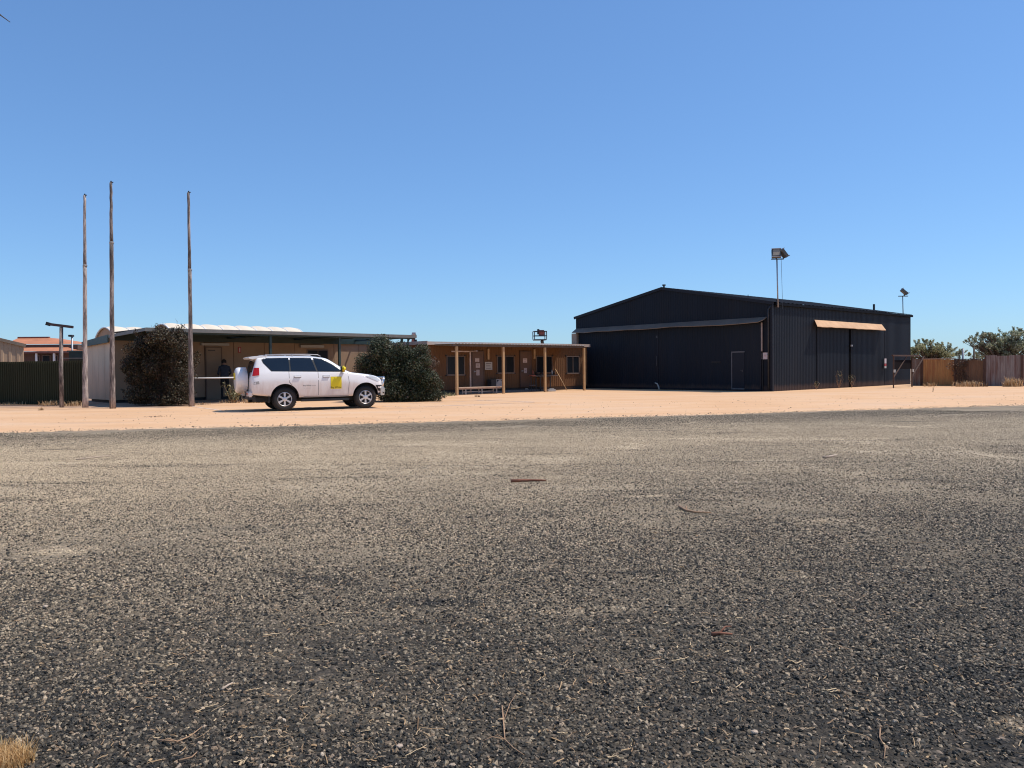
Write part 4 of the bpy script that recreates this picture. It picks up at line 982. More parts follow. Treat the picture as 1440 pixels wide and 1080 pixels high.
# ================================================================== vaulted shelters behind
def vault(name, apex_px, depth, ang, length, rad, bays, label):
    p = D(apex_px[0], apex_px[1], depth); za = p.z
    o = empty(name, (p.x, p.y, 0), R(ang), label, 'shelter', 'vaulted cream shelters behind the beige building')
    mb = MB(); n = 18; m = bays * 6; a0 = R(0); rows = []
    for i in range(m + 1):
        t = i / m; x = length * t; sag = 0.11 * abs(math.sin(math.pi * bays * t)) * 1.0
        for k in range(n + 1):
            q = math.pi * k / n; r = rad + sag * 0.9
            mb.v.append((x, r * math.cos(q), za - rad + r * math.sin(q)))
    for i in range(m):
        for k in range(n): mb.f.append((i * (n + 1) + k, (i + 1) * (n + 1) + k, (i + 1) * (n + 1) + k + 1, i * (n + 1) + k + 1))
    mb.build('fabric_roof', VAULT, o, True)
    for ex in (.12, length - .12):
        mb = MB(); pts = [(ex, rad * .985 * math.cos(math.pi * k / n), za - rad + rad * .985 * math.sin(math.pi * k / n)) for k in range(n + 1)]
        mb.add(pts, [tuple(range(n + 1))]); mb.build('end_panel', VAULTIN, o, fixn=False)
    mb = MB()
    for b in range(bays + 1):
        ex = length * b / bays + (.0 if 0 < b < bays else (.02 if b == 0 else -.02))
        mb.tube([(ex, (rad + .0) * math.cos(math.pi * k / n), za - rad + (rad + .0) * math.sin(math.pi * k / n)) for k in range(n + 1)], .05, 6)
    mb.build('hoop', VAULT if False else WHITE, o, True)
    mb = MB(); mb.bx(.2, length - .2, -rad + .02, -rad + .12, 0, za - rad); mb.bx(.2, length - .2, rad - .12, rad - .02, 0, za - rad); mb.build('side_wall', BEIGE, o)
vault('vaulted_shelter', (226, 456), 48, 47, 9.4, 2.2, 8, 'long white vaulted fabric shelter with scalloped top behind the beige building')
vault('vaulted_shelter', (146, 460.5), 50, 47, 7.5, 2.3, 6, 'vaulted tan ended shelter showing above the left end of the beige building')

# ================================================================== wooden poles
def pole(px_, base_y, top, r0, r1, joint, label, wood=None):
    wood = wood or POLEWOOD
    p = G(px_, base_y); dirv = ray(*top); t = p.y / dirv.y; tp = c_p + dirv * t
    h = tp.z; lean = tp.x - p.x
    o = empty('wooden_pole', (p.x, p.y, 0), 0, label, 'pole', 'weathered timber poles standing by the beige building')
    rr_ = random.Random(int(px_)); 
    def seg(z0, z1, ra, rb, dy):
        n = 12; pts = []; rads = []
        for i in range(n + 1):
            z = z0 + (z1 - z0) * i / n; t = z / h
            pts.append((lean * t + rr_.uniform(-.006, .006), dy + rr_.uniform(-.006, .006), z)); rads.append((rb + (ra - rb) * (1 - i / n) ** 2.2) * rr_.uniform(.96, 1.05))
        return MB().tube(pts, rads, 10)
    seg(-.02, joint * h + .02, r0, r1 * 1.15, 0).build('lower_shaft', wood, o, True)
    seg(joint * h, h, r1 * 1.05, r1 * .8, 0).build('upper_shaft', wood, o, True)
    z = joint * h; mb = MB(); mb.tube([(lean * joint, 0, z - .04), (lean * joint, 0, z + .04)], r1 * 1.18, 12); mb.bx(lean * joint + r1, lean * joint + r1 * 1.5, -.02, .02, z - .02, z + .02); mb.build('splice_collar', mat('aged_collar', (.30, .26, .24), .7), o, True)
    mb = MB(); mb.tube([(lean, 0, h), (lean + .01, 0, h + .07)], [.035, .02], 8); mb.bx(lean - .02, lean + .08, -.02, .02, h + .0, h + .03); mb.build('pole_cap', DSTEEL, o)
    return o
pole(120, 573, (119, 275), .108, .060, .67, 'leftmost and palest of three tall timber poles, by the building end', POLEPALE)
pole(158.5, 574.5, (156, 257), .106, .060, .735, 'tallest of three timber poles, at the corner of the beige building')
pole(269.5, 571.5, (265, 271), .106, .058, .64, 'timber pole standing right of the dark bush')
# T post
p = G(87, 572); h = zat(p, 460)
o = empty('timber_post', (p.x, p.y, 0), 0, 'short grey timber post topped by a tilted dark beam near the green fence', 'post')
hx = G(88.5, 572).x - p.x
MB().tube([(0, 0, -.02), (.0, 0, h * .5), (.05, 0, h)], [.085, .075, .066], 10).build('post', POLEWOOD, o, True)
MB().bar((-.42, -.12, h + .12), (.44, .12, h + .0), .16, .10).build('cross_beam', mat('dark_beam', (.05, .03, .03), .8, var=.4, scale=6), o, bevel=.01)
MB().bar((-.45, -.13, h + .14), (-.33, -.1, h + .10), .18, .13).build('beam_end', BLACK, o)

# ================================================================== left background
fa, fb = G(-140, 567.5), G(121, 569.5)
LF = Frame(fa, math.degrees(math.atan2(fb.y - fa.y, fb.x - fa.x))); FL = (fb - fa).length
fz = (zat(G(10, 569), 508) + zat(G(110, 569), 508.5)) / 2
fn = empty('green_fence', (fa.x, fa.y, 0), LF.a, 'long dark green corrugated steel fence at the left edge of the lot', 'fence')
n = max(1, round(FL / 0.85)); 
for k in range(n):
    mb = MB(); corr(mb, FL * k / n, FL * (k + 1) / n + .012, -.01, lambda s: fz + (.012 if k % 2 else 0), .115, .03, lambda s, o, z: (s, -o, z), .0 + (.004 if k % 2 else 0)); mb.build('fence_sheet', FENCEG, fn)
MB().bx(0, FL, .01, .05, fz - .1, fz - .05).build('rail', FENCEG, fn); MB().bx(0, FL, .01, .05, .25, .3).build('rail', FENCEG, fn)
# tan shed far left
p = D(33, 508, 40); S1 = Frame((p.x, p.y), 124)
sh = empty('tan_shed', (p.x, p.y, 0), R(124), 'tan ribbed steel shed rising behind the green fence at the far left', 'shed')
zt_n = D(33, 486, 40).z; zpk = D(2, 471.5, 40).z
W = 4.2
mb = MB(); corr(mb, 0, W, 0, lambda s: zt_n + (zpk - zt_n) * (s / 2.1 if s < 2.1 else (W - s) / 2.1), .35, .03, lambda s, o, z: (-o - 0.0, s, z))
# wall facing the camera lies along local Y (pointing left)
mb.build('end_wall', SHEDT, sh)
mb = MB(); corr(mb, 0, 6, 0, lambda s: zt_n, .35, .03, lambda s, o, z: (s, -o, z)); mb.build('side_wall', SHEDT, sh)
mb = MB()
mb.bar((-.08, -.12, zt_n + .0), (-.08, 2.1, zpk + .06), .06, .16); mb.bar((-.08, W + .12, zt_n), (-.08, 2.1, zpk + .06), .06, .16); mb.build('barge', mat('shed_barge', (.22, .16, .11), .6), sh)
mb = MB(); mb.add([(-.06, -.14, zt_n), (6, -.14, zt_n), (6, 2.1, zpk + .08), (-.06, 2.1, zpk + .08), (-.06, W + .14, zt_n), (6, W + .14, zt_n)], [(0, 1, 2, 3), (3, 2, 5, 4)]); mb.build('roof', SHEDT, sh, fixn=False)
# red roofed house
dpt = 58; p = D(60, 508, dpt); hs = empty('red_roofed_house', (p.x, p.y, 0), R(4), 'low house with two tiers of terracotta red roof behind the green fence', 'house')
def lx(px_, py_, dy=0):
    q = D(px_, py_, dpt + dy); return (q.x - p.x, q.z)
xa, z1_ = lx(32, 494); xb, _ = lx(100, 494); z2 = lx(60, 486.5)[1]
x2a, z3 = lx(18, 475.5, 3); x2b, _ = lx(72, 475.5, 3); z4 = lx(60, 484, 1.2)[1]
mb = MB(); mb.prism([(xa - .3, z1_), (xb + .1, z1_ - .05), (xb - 1.6, z2), (xa - .2, z2)], 0, 0, lambda a, b, h: (a, 0, b))
mb = MB()
mb.add([(xa - 2, 0, z1_), (xb + .1, 0, z1_), (xb - 1.2, 1.6, z2), (xa - 2, 1.6, z2), (xb + .1, 6, z1_), (xb - 1.2, 4.4, z2)], [(0, 1, 2, 3), (1, 4, 5, 2)]); mb.build('lower_roof', TILE, hs, fixn=False)
mb = MB()
xc2 = lx(100, 488)[0]
mb.add([(xa - 2, 1.3, z4), (xc2 - .2, 1.3, z4), (x2b, 3.2, z3), (xa - 2, 3.2, z3), (xc2 - .2, 6, z4), (x2b, 5, z3)], [(0, 1, 2, 3), (1, 4, 5, 2)]); mb.build('upper_roof', TILE, hs, fixn=False)
MB().bx(xa - 2, x2b, 3.1, 3.35, z3 - .02, z3 + .09).build('ridge_capping', mat('ridge_cap', (.22, .07, .04), .7), hs)
MB().bx(xa - 2, xc2 - .25, 1.36, 5.9, z2 - .25, z4 - .03).build('upper_wall', HOUSEW, hs)
MB().bx(xa - 2, xb + .06, .02, .1, z1_ - .16, z1_ - .02).build('eave_fascia', mat('house_fascia', (.16, .06, .045), .6), hs)
MB().bx(xa - 2, xb - .4, .9, 5.5, 0, z1_ - .05).build('wall', HOUSEW, hs)
for (l, r_) in ((41, 48), (51, 63), (64.5, 73)):
    a = lx(l, 500); b = lx(r_, 510); f_ = MB().bx(a[0], b[0], .82, .895, b[1] - .6, a[1] + .05).build('window', ALU, hs); MB().bx(a[0] + .07, b[0] - .07, .79, .815, b[1] - .5, a[1] - .02).build('pane', GLASS, f_)
for px_ in (50, 74): a = lx(px_, 500); MB().bx(a[0] - .06, a[0] + .06, .1, .22, 0, z1_ - .16).build('verandah_post', WHITE, hs)
MB().bx(xc2 - .5, xc2 - .2, 4.0, 4.4, z4, z4 + .02).build('roof_patch', HOUSEW, hs)
a = lx(53, 480, 2.3); MB().add([(a[0] - .45, 2.25, a[1] - .14), (a[0] + .35, 2.25, a[1] - .14), (a[0] + .1, 2.55, a[1] + .12), (a[0] - .3, 2.55, a[1] + .12), (a[0] - .45, 2.5, a[1] - .14), (a[0] + .35, 2.5, a[1] - .14)], [(0, 1, 2, 3), (1, 5, 2), (0, 3, 4)]).build('roof_vent', HOUSEW, hs)
# green lean-to
p = D(110, 508, 44); ls = empty('green_shed', (p.x, p.y, 0), R(2), 'small dark green lean-to shed behind the fence beside the beige building', 'shed')
zq = D(110, 493.5, 44).z; zw = D(110, 503.5, 43).z
MB().bx(-.55, 1.6, .05, 2, 0, zq - .06).build('wall', DGREEN, ls); MB().bx(-.62, 1.7, 0, 2.1, zq - .05, zq + .03).build('roof', FGREEN, ls)
MB().bar((-.62, -.4, zw), (1.4, -.4, zw), .6, .05).build('awning', GUTTER, ls)
# slender lamp pole
p = D(102, 508, 46); zt_ = D(102, 473, 46).z
o = empty('lamp_pole', (p.x, p.y, 0), 0, 'slim grey pole with small lamp behind the green fence', 'pole')
MB().tube([(0, 0, 0), (0, 0, zt_)], .05, 8).build('pole', STEEL, o, True); MB().box((-.02, -.05, zt_ + .03), (.22, .3, .12)).build('lamp', DSTEEL, o, bevel=.02)
MB().bx(-.16, .16, -.06, .06, -.0, .04).build('base', STEEL, o)

# ================================================================== centre background: lift basket and mast
p = D(759, 480, 62); zb_ = D(759, 479, 62).z; s_ = 62 / FPX
lf = empty('boom_lift', (p.x, p.y, 0), R(6), 'work platform basket of a boom lift raised above the ochre cabin roof', 'boom lift')
w_ = 8.6 * s_; hh = 16 * s_ * .8
MB().bx(-w_, w_, -.5, .5, zb_ + .02, zb_ + .1).build('platform', DSTEEL, lf)
mb = MB()
for sx in (-w_, w_):
    for sy in (-.48, .48): mb.bx(sx - .03, sx + .03, sy - .03, sy + .03, zb_ + .1, zb_ + hh)
for z_ in (zb_ + hh * .52, zb_ + hh):
    for sy in (-.48, .48): mb.bx(-w_, w_, sy - .025, sy + .025, z_ - .025, z_ + .025)
    for sx in (-w_, w_): mb.bx(sx - .024, sx + .024, -.48, .48, z_ - .024, z_ + .024)
mb.build('guard_rail', DSTEEL, lf)
MB().bx(-.12, .32, -.45, -.2, zb_ + .35, zb_ + hh + .1).build('control_box', REDOX, lf, bevel=.03)
MB().bx(-.22, -.06, -.3, -.1, zb_ + .5, zb_ + hh + .18).build('control_panel', DSTEEL, lf)
MB().bar((.2, .1, zb_ + .0), (.35, .4, zb_ - .7), .2, .25).build('jib', DSTEEL, lf)
MB().tube([(.35, .4, zb_ - .6), (.5, 1.5, .5)], .13, 8).build('boom', DSTEEL, lf)
MB().bx(-.6, 1.6, .9, 3.6, .35, 1.0).build('chassis', REDOX, lf, bevel=.05)
for sx in (-.55, 1.55):
    for sy in (1.3, 3.2): mb = MB(); mb.lathe([(.0, -.12), (.3, -.12), (.36, -.08), (.36, .08), (.3, .12), (0, .12)], 18, 'x', (sx, sy, .36)); mb.build('wheel', RUBBER, lf, True)
dm = 50; p = D(581.5, 482, dm); za_, zb_ = D(581, 481, dm).z, D(581, 467.5, dm).z; s_ = dm / FPX
o = empty('rusty_mast', (p.x, p.y, 0), 0, 'stubby red rusted mast rising behind the end of the green verandah', 'mast')
MB().tube([(0, 0, 0), (-.02, 0, za_), (.02, 0, (za_ + zb_) / 2), (0, 0, zb_ - .12)], [.13, .13, .11, .14], 8).build('column', REDOX, o, True)
MB().bx(-.14, .2, -.12, .12, zb_ - .36, zb_ - .14).build('hinge_block', RUST, o, bevel=.02)
MB().bx(.06, .22, -.1, .1, za_ + .02, za_ + .16).build('bracket', BLACK, o); MB().bx(-.1, .16, -.08, .08, zb_ - .1, zb_ - .0).build('cap', SIGNW, o, bevel=.02)

# ================================================================== right background fences
def rfence(pxs, base_y, ty, label, m, name='iron_fence', sheetw=.78, depth=.02, cat='fence', rail=None, top=True, jag=0.0):
    a, b = G(pxs[0], base_y[0]), G(pxs[1], base_y[1]); ang = math.atan2(b.y - a.y, b.x - a.x); L = (b - a).length
    o = empty(name, (a.x, a.y, 0), ang, label, cat)
    za, zb2 = zat(a, ty[0]), zat(b, ty[1]); n = max(1, round(L / sheetw)); r = random.Random(int(pxs[0]))
    for k in range(n):
        dz = r.uniform(-jag, jag); t0 = k / n
        mb = MB(); corr(mb, L * k / n, L * (k + 1) / n + .01, -.03, lambda s: za + (zb2 - za) * s / L + dz, .13, depth, lambda s, q, z: (s, -q, z), .005 * (k % 2)); mb.build('iron_sheet', m, o)
    MB().bx(0, L, .03, .08, min(za, zb2) * .55, min(za, zb2) * .55 + .06).build('rail', RUST, o)
    if top: MB().bx(-.02, L + .02, -.05, .08, max(za, zb2) + jag, max(za, zb2) + jag + .05).build('capping', rail or RUST, o)
    for s in (0.02, L - .02): MB().bx(s - .04, s + .04, -.07, -.03, 0, max(za, zb2) + .02).build('post', RUST, o)
    return o
rfence((1282.5, 1296.5), (542.2, 542.4), (504, 505), 'short grey patched iron fence panel just right of the dark shed', IRONGREY)
rfence((1296.5, 1343.5), (542.4, 542.6), (505.5, 505.5), 'orange rusted iron fence section between the dark shed and the brown section', IRONRUST, rail=PILLAR)
rfence((1343.5, 1384), (542.6, 542.8), (506, 506.5), 'dark brown rusted iron fence section with dry creeper', IRONBROWN)
rfence((1384.5, 1436.5), (542.8, 542.6), (500.5, 499.5), 'tall weathered grey iron fence section streaked with red rust', IRONGREY, sheetw=.62, top=False, jag=.03)
rfence((1437, 1560), (542.6, 542.0), (499.5, 498), 'pale tan iron fence section at the right edge of the lot', mat('pale_iron', (.42, .29, .22), .7, var=.2, dirt=(.25, .14, .1), dirt_amt=.5), jag=.02, top=False)
for k, (px_, ty, lab) in enumerate([(1354, 490, 'pale thin post standing behind the brown iron fence'), (1369.5, 488, 'dark thin post standing left of the large leafy tree')]):
    p = D(px_, 520, 53); zt_ = D(px_, ty, 53).z
    o = MB().tube([(0, 0, 0), (.01, 0, zt_)], .06, 8).box((0, 0, .05), (.2, .2, .1)).build('fence_post', [STEEL, BARK][k], None, True); o.location = (p.x, p.y, 0); tag(o, lab, 'post')

# ================================================================== vegetation
def leaf_cloud(n, clumps, size, seed, aspect=0.5, gap=0.0, up=0.3):
    """leaf sized folded quads scattered in ellipsoid clumps: (cx,cy,cz,rx,ry,rz)"""
    r = np.random.RandomState(seed); vol = np.array([c[3] * c[4] * c[5] for c in clumps]) ** .75
    idx = r.choice(len(clumps), n, p=vol / vol.sum()); cl = np.array(clumps)[idx]
    d = r.normal(size=(n, 3)); d /= np.linalg.norm(d, axis=1)[:, None]
    rad = (r.rand(n) ** 0.42)[:, None]
    c = cl[:, :3] + d * rad * cl[:, 3:]
    keep = c[:, 2] > 0.02; c = c[keep]; d = d[keep]; n = len(c)
    nrm = d * .7 + r.normal(size=(n, 3)) * .6 + np.array([0, 0, up]); nrm /= np.linalg.norm(nrm, axis=1)[:, None]
    t = np.cross(nrm, r.normal(size=(n, 3))); t /= np.linalg.norm(t, axis=1)[:, None]; b = np.cross(nrm, t)
    s = (size * (0.55 + 0.9 * r.rand(n)))[:, None]
    v0 = c - t * s * .5; v1 = c + b * s * aspect * .5 + nrm * s * .08; v2 = c + t * s * .5; v3 = c - b * s * aspect * .5 + nrm * s * .08
    V = np.stack([v0, v1, v2, v3], 1).reshape(-1, 3)
    return V
def leaf_obj(name, V, m, parent):
    n = len(V) // 4; me = bpy.data.meshes.new(name)
    me.vertices.add(len(V)); me.vertices.foreach_set('co', V.astype(np.float32).ravel())
    me.loops.add(len(V)); me.loops.foreach_set('vertex_index', np.arange(len(V), dtype=np.int32))
    me.polygons.add(n); me.polygons.foreach_set('loop_start', np.arange(0, len(V), 4, dtype=np.int32)); me.polygons.foreach_set('loop_total', np.full(n, 4, dtype=np.int32))
    me.update(calc_edges=True); me.validate(); me.materials.append(m)
    o = bpy.data.objects.new(name, me); COL.objects.link(o); o.parent = parent; return o
def branches(mb, base, tips, r0, rnd, segs=4, droop=0.0):
    for t in tips:
        a = Vector(base); b = Vector(t); pts = []; rr_ = []
        for i in range(segs + 1):
            f = i / segs; p = a.lerp(b, f); p += Vector((rnd.uniform(-1, 1), rnd.uniform(-1, 1), rnd.uniform(-.5, .5))) * .05 * (b - a).length * math.sin(math.pi * f)
            pts.append(p); rr_.append(r0 * (1 - .8 * f))
        mb.tube(pts, rr_, 5, False)
L_DARK = leafmat('bougainvillea_leaf', [(0.0, (0.020, 0.016, 0.008)), (0.35, (0.040, 0.032, 0.014)), (0.62, (0.068, 0.046, 0.022)), (0.82, (0.10, 0.045, 0.027)), (0.93, (0.13, 0.11, 0.055)), (1.0, (0.28, 0.24, 0.14))], .15)
L_GREEN = leafmat('shrub_leaf', [(0.0, (0.016, 0.024, 0.011)), (0.45, (0.034, 0.046, 0.018)), (0.75, (0.062, 0.072, 0.030)), (0.90, (0.11, 0.10, 0.05)), (0.97, (0.13, 0.07, 0.05)), (1.0, (0.26, 0.25, 0.14))], .15)
L_BROWN = leafmat('dry_shrub_leaf', [(0.0, (0.05, 0.03, 0.02)), (0.5, (0.11, 0.065, 0.04)), (1.0, (0.20, 0.12, 0.075))], .15)
L_TREE = leafmat('grey_green_leaf', [(0.0, (0.12, 0.135, 0.075)), (0.45, (0.30, 0.32, 0.19)), (0.8, (0.44, 0.44, 0.29)), (0.95, (0.52, 0.48, 0.34)), (1.0, (0.54, 0.43, 0.33))], .45)
L_TREE2 = leafmat('yellow_green_leaf', [(0.0, (0.15, 0.155, 0.07)), (0.5, (0.36, 0.35, 0.17)), (0.85, (0.50, 0.46, 0.26)), (1.0, (0.55, 0.48, 0.32))], .45)

def shrub(name, base, width_px, height, label, m, seed, n, size, shape, extra=None, cat='bush'):
    s = base.y / FPX; o = empty(name, (base.x, base.y, 0), 0, label, cat)
    rnd = random.Random(seed); W = width_px * s
    clumps = []
    for (fx, fz, fr) in shape:
        for k in range(5):
            rx = W * fr * rnd.uniform(.45, .95)
            clumps.append(((fx + rnd.uniform(-.45, .45) * fr) * W, rnd.uniform(-.45, .45) * W * min(.5, fr + .18), max(.18, (fz + rnd.uniform(-.6, .6) * fr * W / height) * height), rx, rx, rx * rnd.uniform(.7, 1.0)))
    for (fx, fz, fr) in shape: clumps.append((fx * W, 0, fz * height, W * fr * .86, W * min(.40, fr), W * fr * .86))
    for k in range(70):
        fx, fz, fr = rnd.choice(shape); q = rnd.uniform(0, 6.28); e = rnd.uniform(.95, 1.30); rx = rnd.uniform(.07, .20)
        clumps.append(((fx + math.cos(q) * fr * e) * W, rnd.uniform(-.25, .2) * W, max(.12, fz * height + math.sin(q) * fr * W * e), rx, rx, rx * rnd.uniform(.8, 1.8)))
    leaf_obj('foliage', leaf_cloud(n, clumps, size, seed), m, o)
    mb = MB()
    tips = [(c[0], c[1], c[2]) for c in clumps]; branches(mb, (0, .15, -.02), [(a, b + .25, c) for a, b, c in tips], .03, rnd)
    mb.build('stems', BARK, o, fixn=False)
    if extra: extra(o, W, height, rnd)
    return o
# dark bush left of pole 3
bp = G(210, 571) + Vector((0, .9, 0)); hB = zat(bp, 464)
shape = [(-.30, .20, .20), (0, .18, .22), (.28, .20, .22), (-.32, .48, .20), (0, .50, .26), (.30, .50, .22), (-.14, .76, .22), (.14, .78, .22), (.30, .72, .17), (.0, .90, .14), (.22, .90, .13), (-.36, .34, .14), (-.15, .12, .22), (.2, .1, .22), (-.30, .66, .18), (-.32, .10, .15), (.34, .08, .14), (-.2, .35, .22), (.36, .86, .12), (.30, .93, .09), (-.12, .92, .10), (.10, .94, .10), (-.27, .80, .13), (-.44, .5, .1)]
def spr(o, W, h, rnd):
    mb = MB()
    for fx in (-.16, -.10, -.05, -.2, .12, .27, .30, .05):
        a = Vector((fx * W, 0, h * .86)); b = a + Vector((rnd.uniform(-.25, .2), rnd.uniform(-.2, .2), h * rnd.uniform(.14, .27)))
        mb.tube([a, a.lerp(b, .5) + Vector((rnd.uniform(-.04, .04), 0, 0)), b], [.012, .009, .005], 4)
        for k in range(2): 
            q = a.lerp(b, rnd.uniform(.5, .95)); mb.tube([q, q + Vector((rnd.uniform(-.14, .14), rnd.uniform(-.05, .05), rnd.uniform(.06, .18)))], [.006, .003], 4)
    mb.build('bare_twigs', BARK, o, fixn=False)
shrub('dark_bush', bp, 94, hB, 'big dark bushy bougainvillea against the beige building between two timber poles', L_DARK, 4, 80000, .064, shape, spr)
# green bush right of car
bp = G(557, 566) + Vector((0, 1.2, 0)); hB = zat(bp, 477)
shape = [(-.36, .25, .18), (-.1, .2, .24), (.18, .2, .22), (-.34, .55, .18), (-.08, .5, .24), (.15, .5, .22), (-.18, .78, .20), (-.02, .72, .16), (-.26, .92, .09), (.1, .74, .15), (.22, .68, .14), (.33, .32, .18), (.40, .12, .13), (.3, .1, .16), (-.42, .3, .12), (-.1, .1, .2)]
def brown(o, W, h, rnd):
    cl = [(.36 * W, -.1, .5 * h, .10 * W, .3, .22 * h), (.42 * W, 0, .62 * h, .07 * W, .25, .1 * h), (-.46 * W, 0, .45 * h, .12 * W, .4, .28 * h), (.38 * W, -.2, .30 * h, .1 * W, .3, .1 * h)]
    leaf_obj('dry_foliage', leaf_cloud(2600, cl, .07, 77), L_BROWN, o)
    mb = MB()
    for k in range(40):
        a = Vector((rnd.uniform(.18, .34) * W, rnd.uniform(-.3, .3), rnd.uniform(.2, .5) * h)); b = a + Vector((rnd.uniform(.1, .55), rnd.uniform(-.2, .2), rnd.uniform(.1, .9)))
        mb.tube([a, b], [.008, .004], 4)
        a = Vector((rnd.uniform(-.46, -.36) * W, rnd.uniform(-.3, .3), rnd.uniform(.1, .5) * h)); b = a + Vector((rnd.uniform(-.55, .1), rnd.uniform(-.2, .2), rnd.uniform(.1, .8)))
        mb.tube([a, b], [.008, .004], 4)
    a = Vector((-.2 * W, 0, h * .85)); mb.tube([a, a + Vector((.02, 0, .3 * 1.3))], [.01, .006], 4)
    mb.build('bare_twigs', BARK, o, fixn=False)
shrub('green_bush', bp, 114, hB, 'broad dark green bush in front of the white car between the two cabins', L_GREEN, 9, 80000, .07, shape, brown)

# small pale weed and dry grass tufts
def tuft(px_, py_, n, h, spread, label, seed, m=STRAW, name='grass_tuft', cat='grass tuft', grp=None, off=(0, 0, 0), wid=.006, z=0.0, curl=1.0):
    p = G(px_, py_) + Vector(off); r = random.Random(seed); mb = MB()
    for i in range(n):
        a = r.uniform(0, 6.28); rr_ = spread * r.random() ** .7; x, y = rr_ * math.cos(a), rr_ * math.sin(a) * .7
        hh_ = h * r.uniform(.35, 1.0); da = r.uniform(0, 6.28); ln = r.uniform(.1, .7) * hh_ * curl; w_ = wid * r.uniform(.6, 1.3); sa_, ca_ = math.sin(da + 1.57) * w_, math.cos(da + 1.57) * w_
        b = len(mb.v)
        for k, (f, e) in enumerate(((0, 0), (.55, .3), (1, 1))):
            cx_, cy_, cz_ = x + math.cos(da) * ln * e, y + math.sin(da) * ln * e, hh_ * f * (1 - .25 * e * r.random()); q = 1 - f * .85
            mb.v.append((cx_ - ca_ * q, cy_ - sa_ * q, cz_)); mb.v.append((cx_ + ca_ * q, cy_ + sa_ * q, cz_))
        mb.f += [(b, b + 1, b + 3, b + 2), (b + 2, b + 3, b + 5, b + 4)]
    o = mb.build(name, m, None, fixn=False); o.location = (p.x, p.y, z); return tag(o, label, cat, grp)
GRP = 'dry grass tufts'
STRAWO = leafmat('orange_straw', [(0.0, (0.34, 0.17, 0.05)), (0.5, (0.66, 0.39, 0.15)), (1.0, (0.85, 0.62, 0.32))], 0.3)
tuft(-4, 1078, 1500, .075, .12, 'dry orange grass tuft on the gravel at the bottom left corner', 1, wid=.0013, grp=GRP, z=.008, m=STRAWO, curl=1.5)
tuft(48, 567, 160, .42, .28, 'upright dry grass tuft at the foot of the green fence left of the short post', 2, wid=.012, grp=GRP)
tuft(18, 569, 160, .16, .7, 'low dry grass patch at the foot of the green fence near the left edge', 3, wid=.012, grp=GRP)
tuft(72, 570, 170, .26, .5, 'dry grass patch just left of the short timber post', 4, wid=.012, grp=GRP)
tuft(102, 570.5, 170, .24, .5, 'dry grass patch between the short post and the palest tall pole', 5, wid=.012, grp=GRP)
tuft(58, 577, 40, .16, .12, 'lone grass sprig on the salmon ground in front of the short post', 6, wid=.010, grp=GRP)
tuft(356, 567, 330, .34, .55, 'dry golden grass behind the rear bumper of the white car', 7, wid=.012, grp=GRP, off=(0, .4, 0))
tuft(322, 567, 140, .18, .5, 'low dry grass under the pale weed by the handrail', 8, wid=.012, grp=GRP, off=(0, .3, 0))
tuft(283, 569, 90, .12, .5, 'low dry grass just right of the timber pole by the dark bush', 9, wid=.010, grp=GRP)
tuft(1362, 543.6, 240, .42, .9, 'pale dry grass clump below the brown fence section', 10, wid=.018, grp=GRP, off=(0, 0, 0))
tuft(1376, 543.6, 120, .30, .5, 'reddish dry grass clump at the left foot of the tall grey fence', 11, wid=.018, grp=GRP, off=(0, 0, 0), m=L_BROWN)
tuft(1424, 543.6, 260, .62, .55, 'golden dry grass clump in front of the tall grey fence', 12, wid=.018, grp=GRP, off=(0, 0, 0))
tuft(1308, 543.4, 60, .3, .4, 'small dry weed at the foot of the orange rusted fence', 13, wid=.014, grp=GRP, off=(0, 0, 0))
tuft(1312, 551, 5, .38, .03, 'lone thin sprig on the concrete in front of the orange fence', 14, wid=.012, grp=GRP, m=L_BROWN)
tuft(672, 558, 30, .14, .18, 'tiny red weed in front of the long bench', 15, wid=.012, grp=GRP, m=L_BROWN)
tuft(632, 557, 70, .22, .3, 'low weeds between the green bush and the first verandah post', 16, wid=.012, grp=GRP, m=L_TREE2)
L_WEED = leafmat('pale_weed_leaf', [(0, (.10, .09, .04)), (.6, (.24, .21, .10)), (1, (.42, .36, .20))], .2)
p = G(322, 567) + Vector((0, .35, 0)); wd = empty('pale_weed', (p.x, p.y, 0), 0, 'pale leafy weed growing at the foot of the handrail behind the car', 'weed')
hW = zat(p, 541)
mb = MB(); r_ = random.Random(5); tips = [(r_.uniform(-.35, .45), r_.uniform(-.2, .2), hW * r_.uniform(.45, 1)) for _ in range(14)]; branches(mb, (0, 0, 0), tips, .014, r_); mb.build('stems', TWIG, wd, fixn=False)
leaf_obj('foliage', leaf_cloud(420, [(t[0], t[1], t[2], .13, .13, .13) for t in tips] + [(t[0] * .6, t[1], t[2] * .55, .14, .14, .14) for t in tips], .10, 6), L_WEED, wd)
for k, (px_, py_, hh_, lab) in enumerate([(1160, 548, .5, 'thin dry weed at the foot of the shed side wall under the tan awning'), (1210, 546.5, 1.1, 'taller dry weed at the foot of the shed side wall right of the door gap'), (1187, 545, .9, 'straggly dry weed at the foot of the shed side wall left of the door gap')]):
    q = H.loc(G(px_, py_)); p = H.world(q.x, -.35); o = empty('dry_weed', p, 0, lab, 'weed', 'dry weeds along the shed side wall')
    mb = MB(); r_ = random.Random(k); branches(mb, (0, 0, 0), [(r_.uniform(-.22, .3), r_.uniform(-.1, .1), hh_ * r_.uniform(.5, 1)) for _ in range(7)], .012, r_); mb.build('stems', TWIG, o, fixn=False)
    leaf_obj('foliage', leaf_cloud(50, [(0, 0, hh_ * .6, .2, .1, hh_ * .35)], .06, k), L_WEED, o)

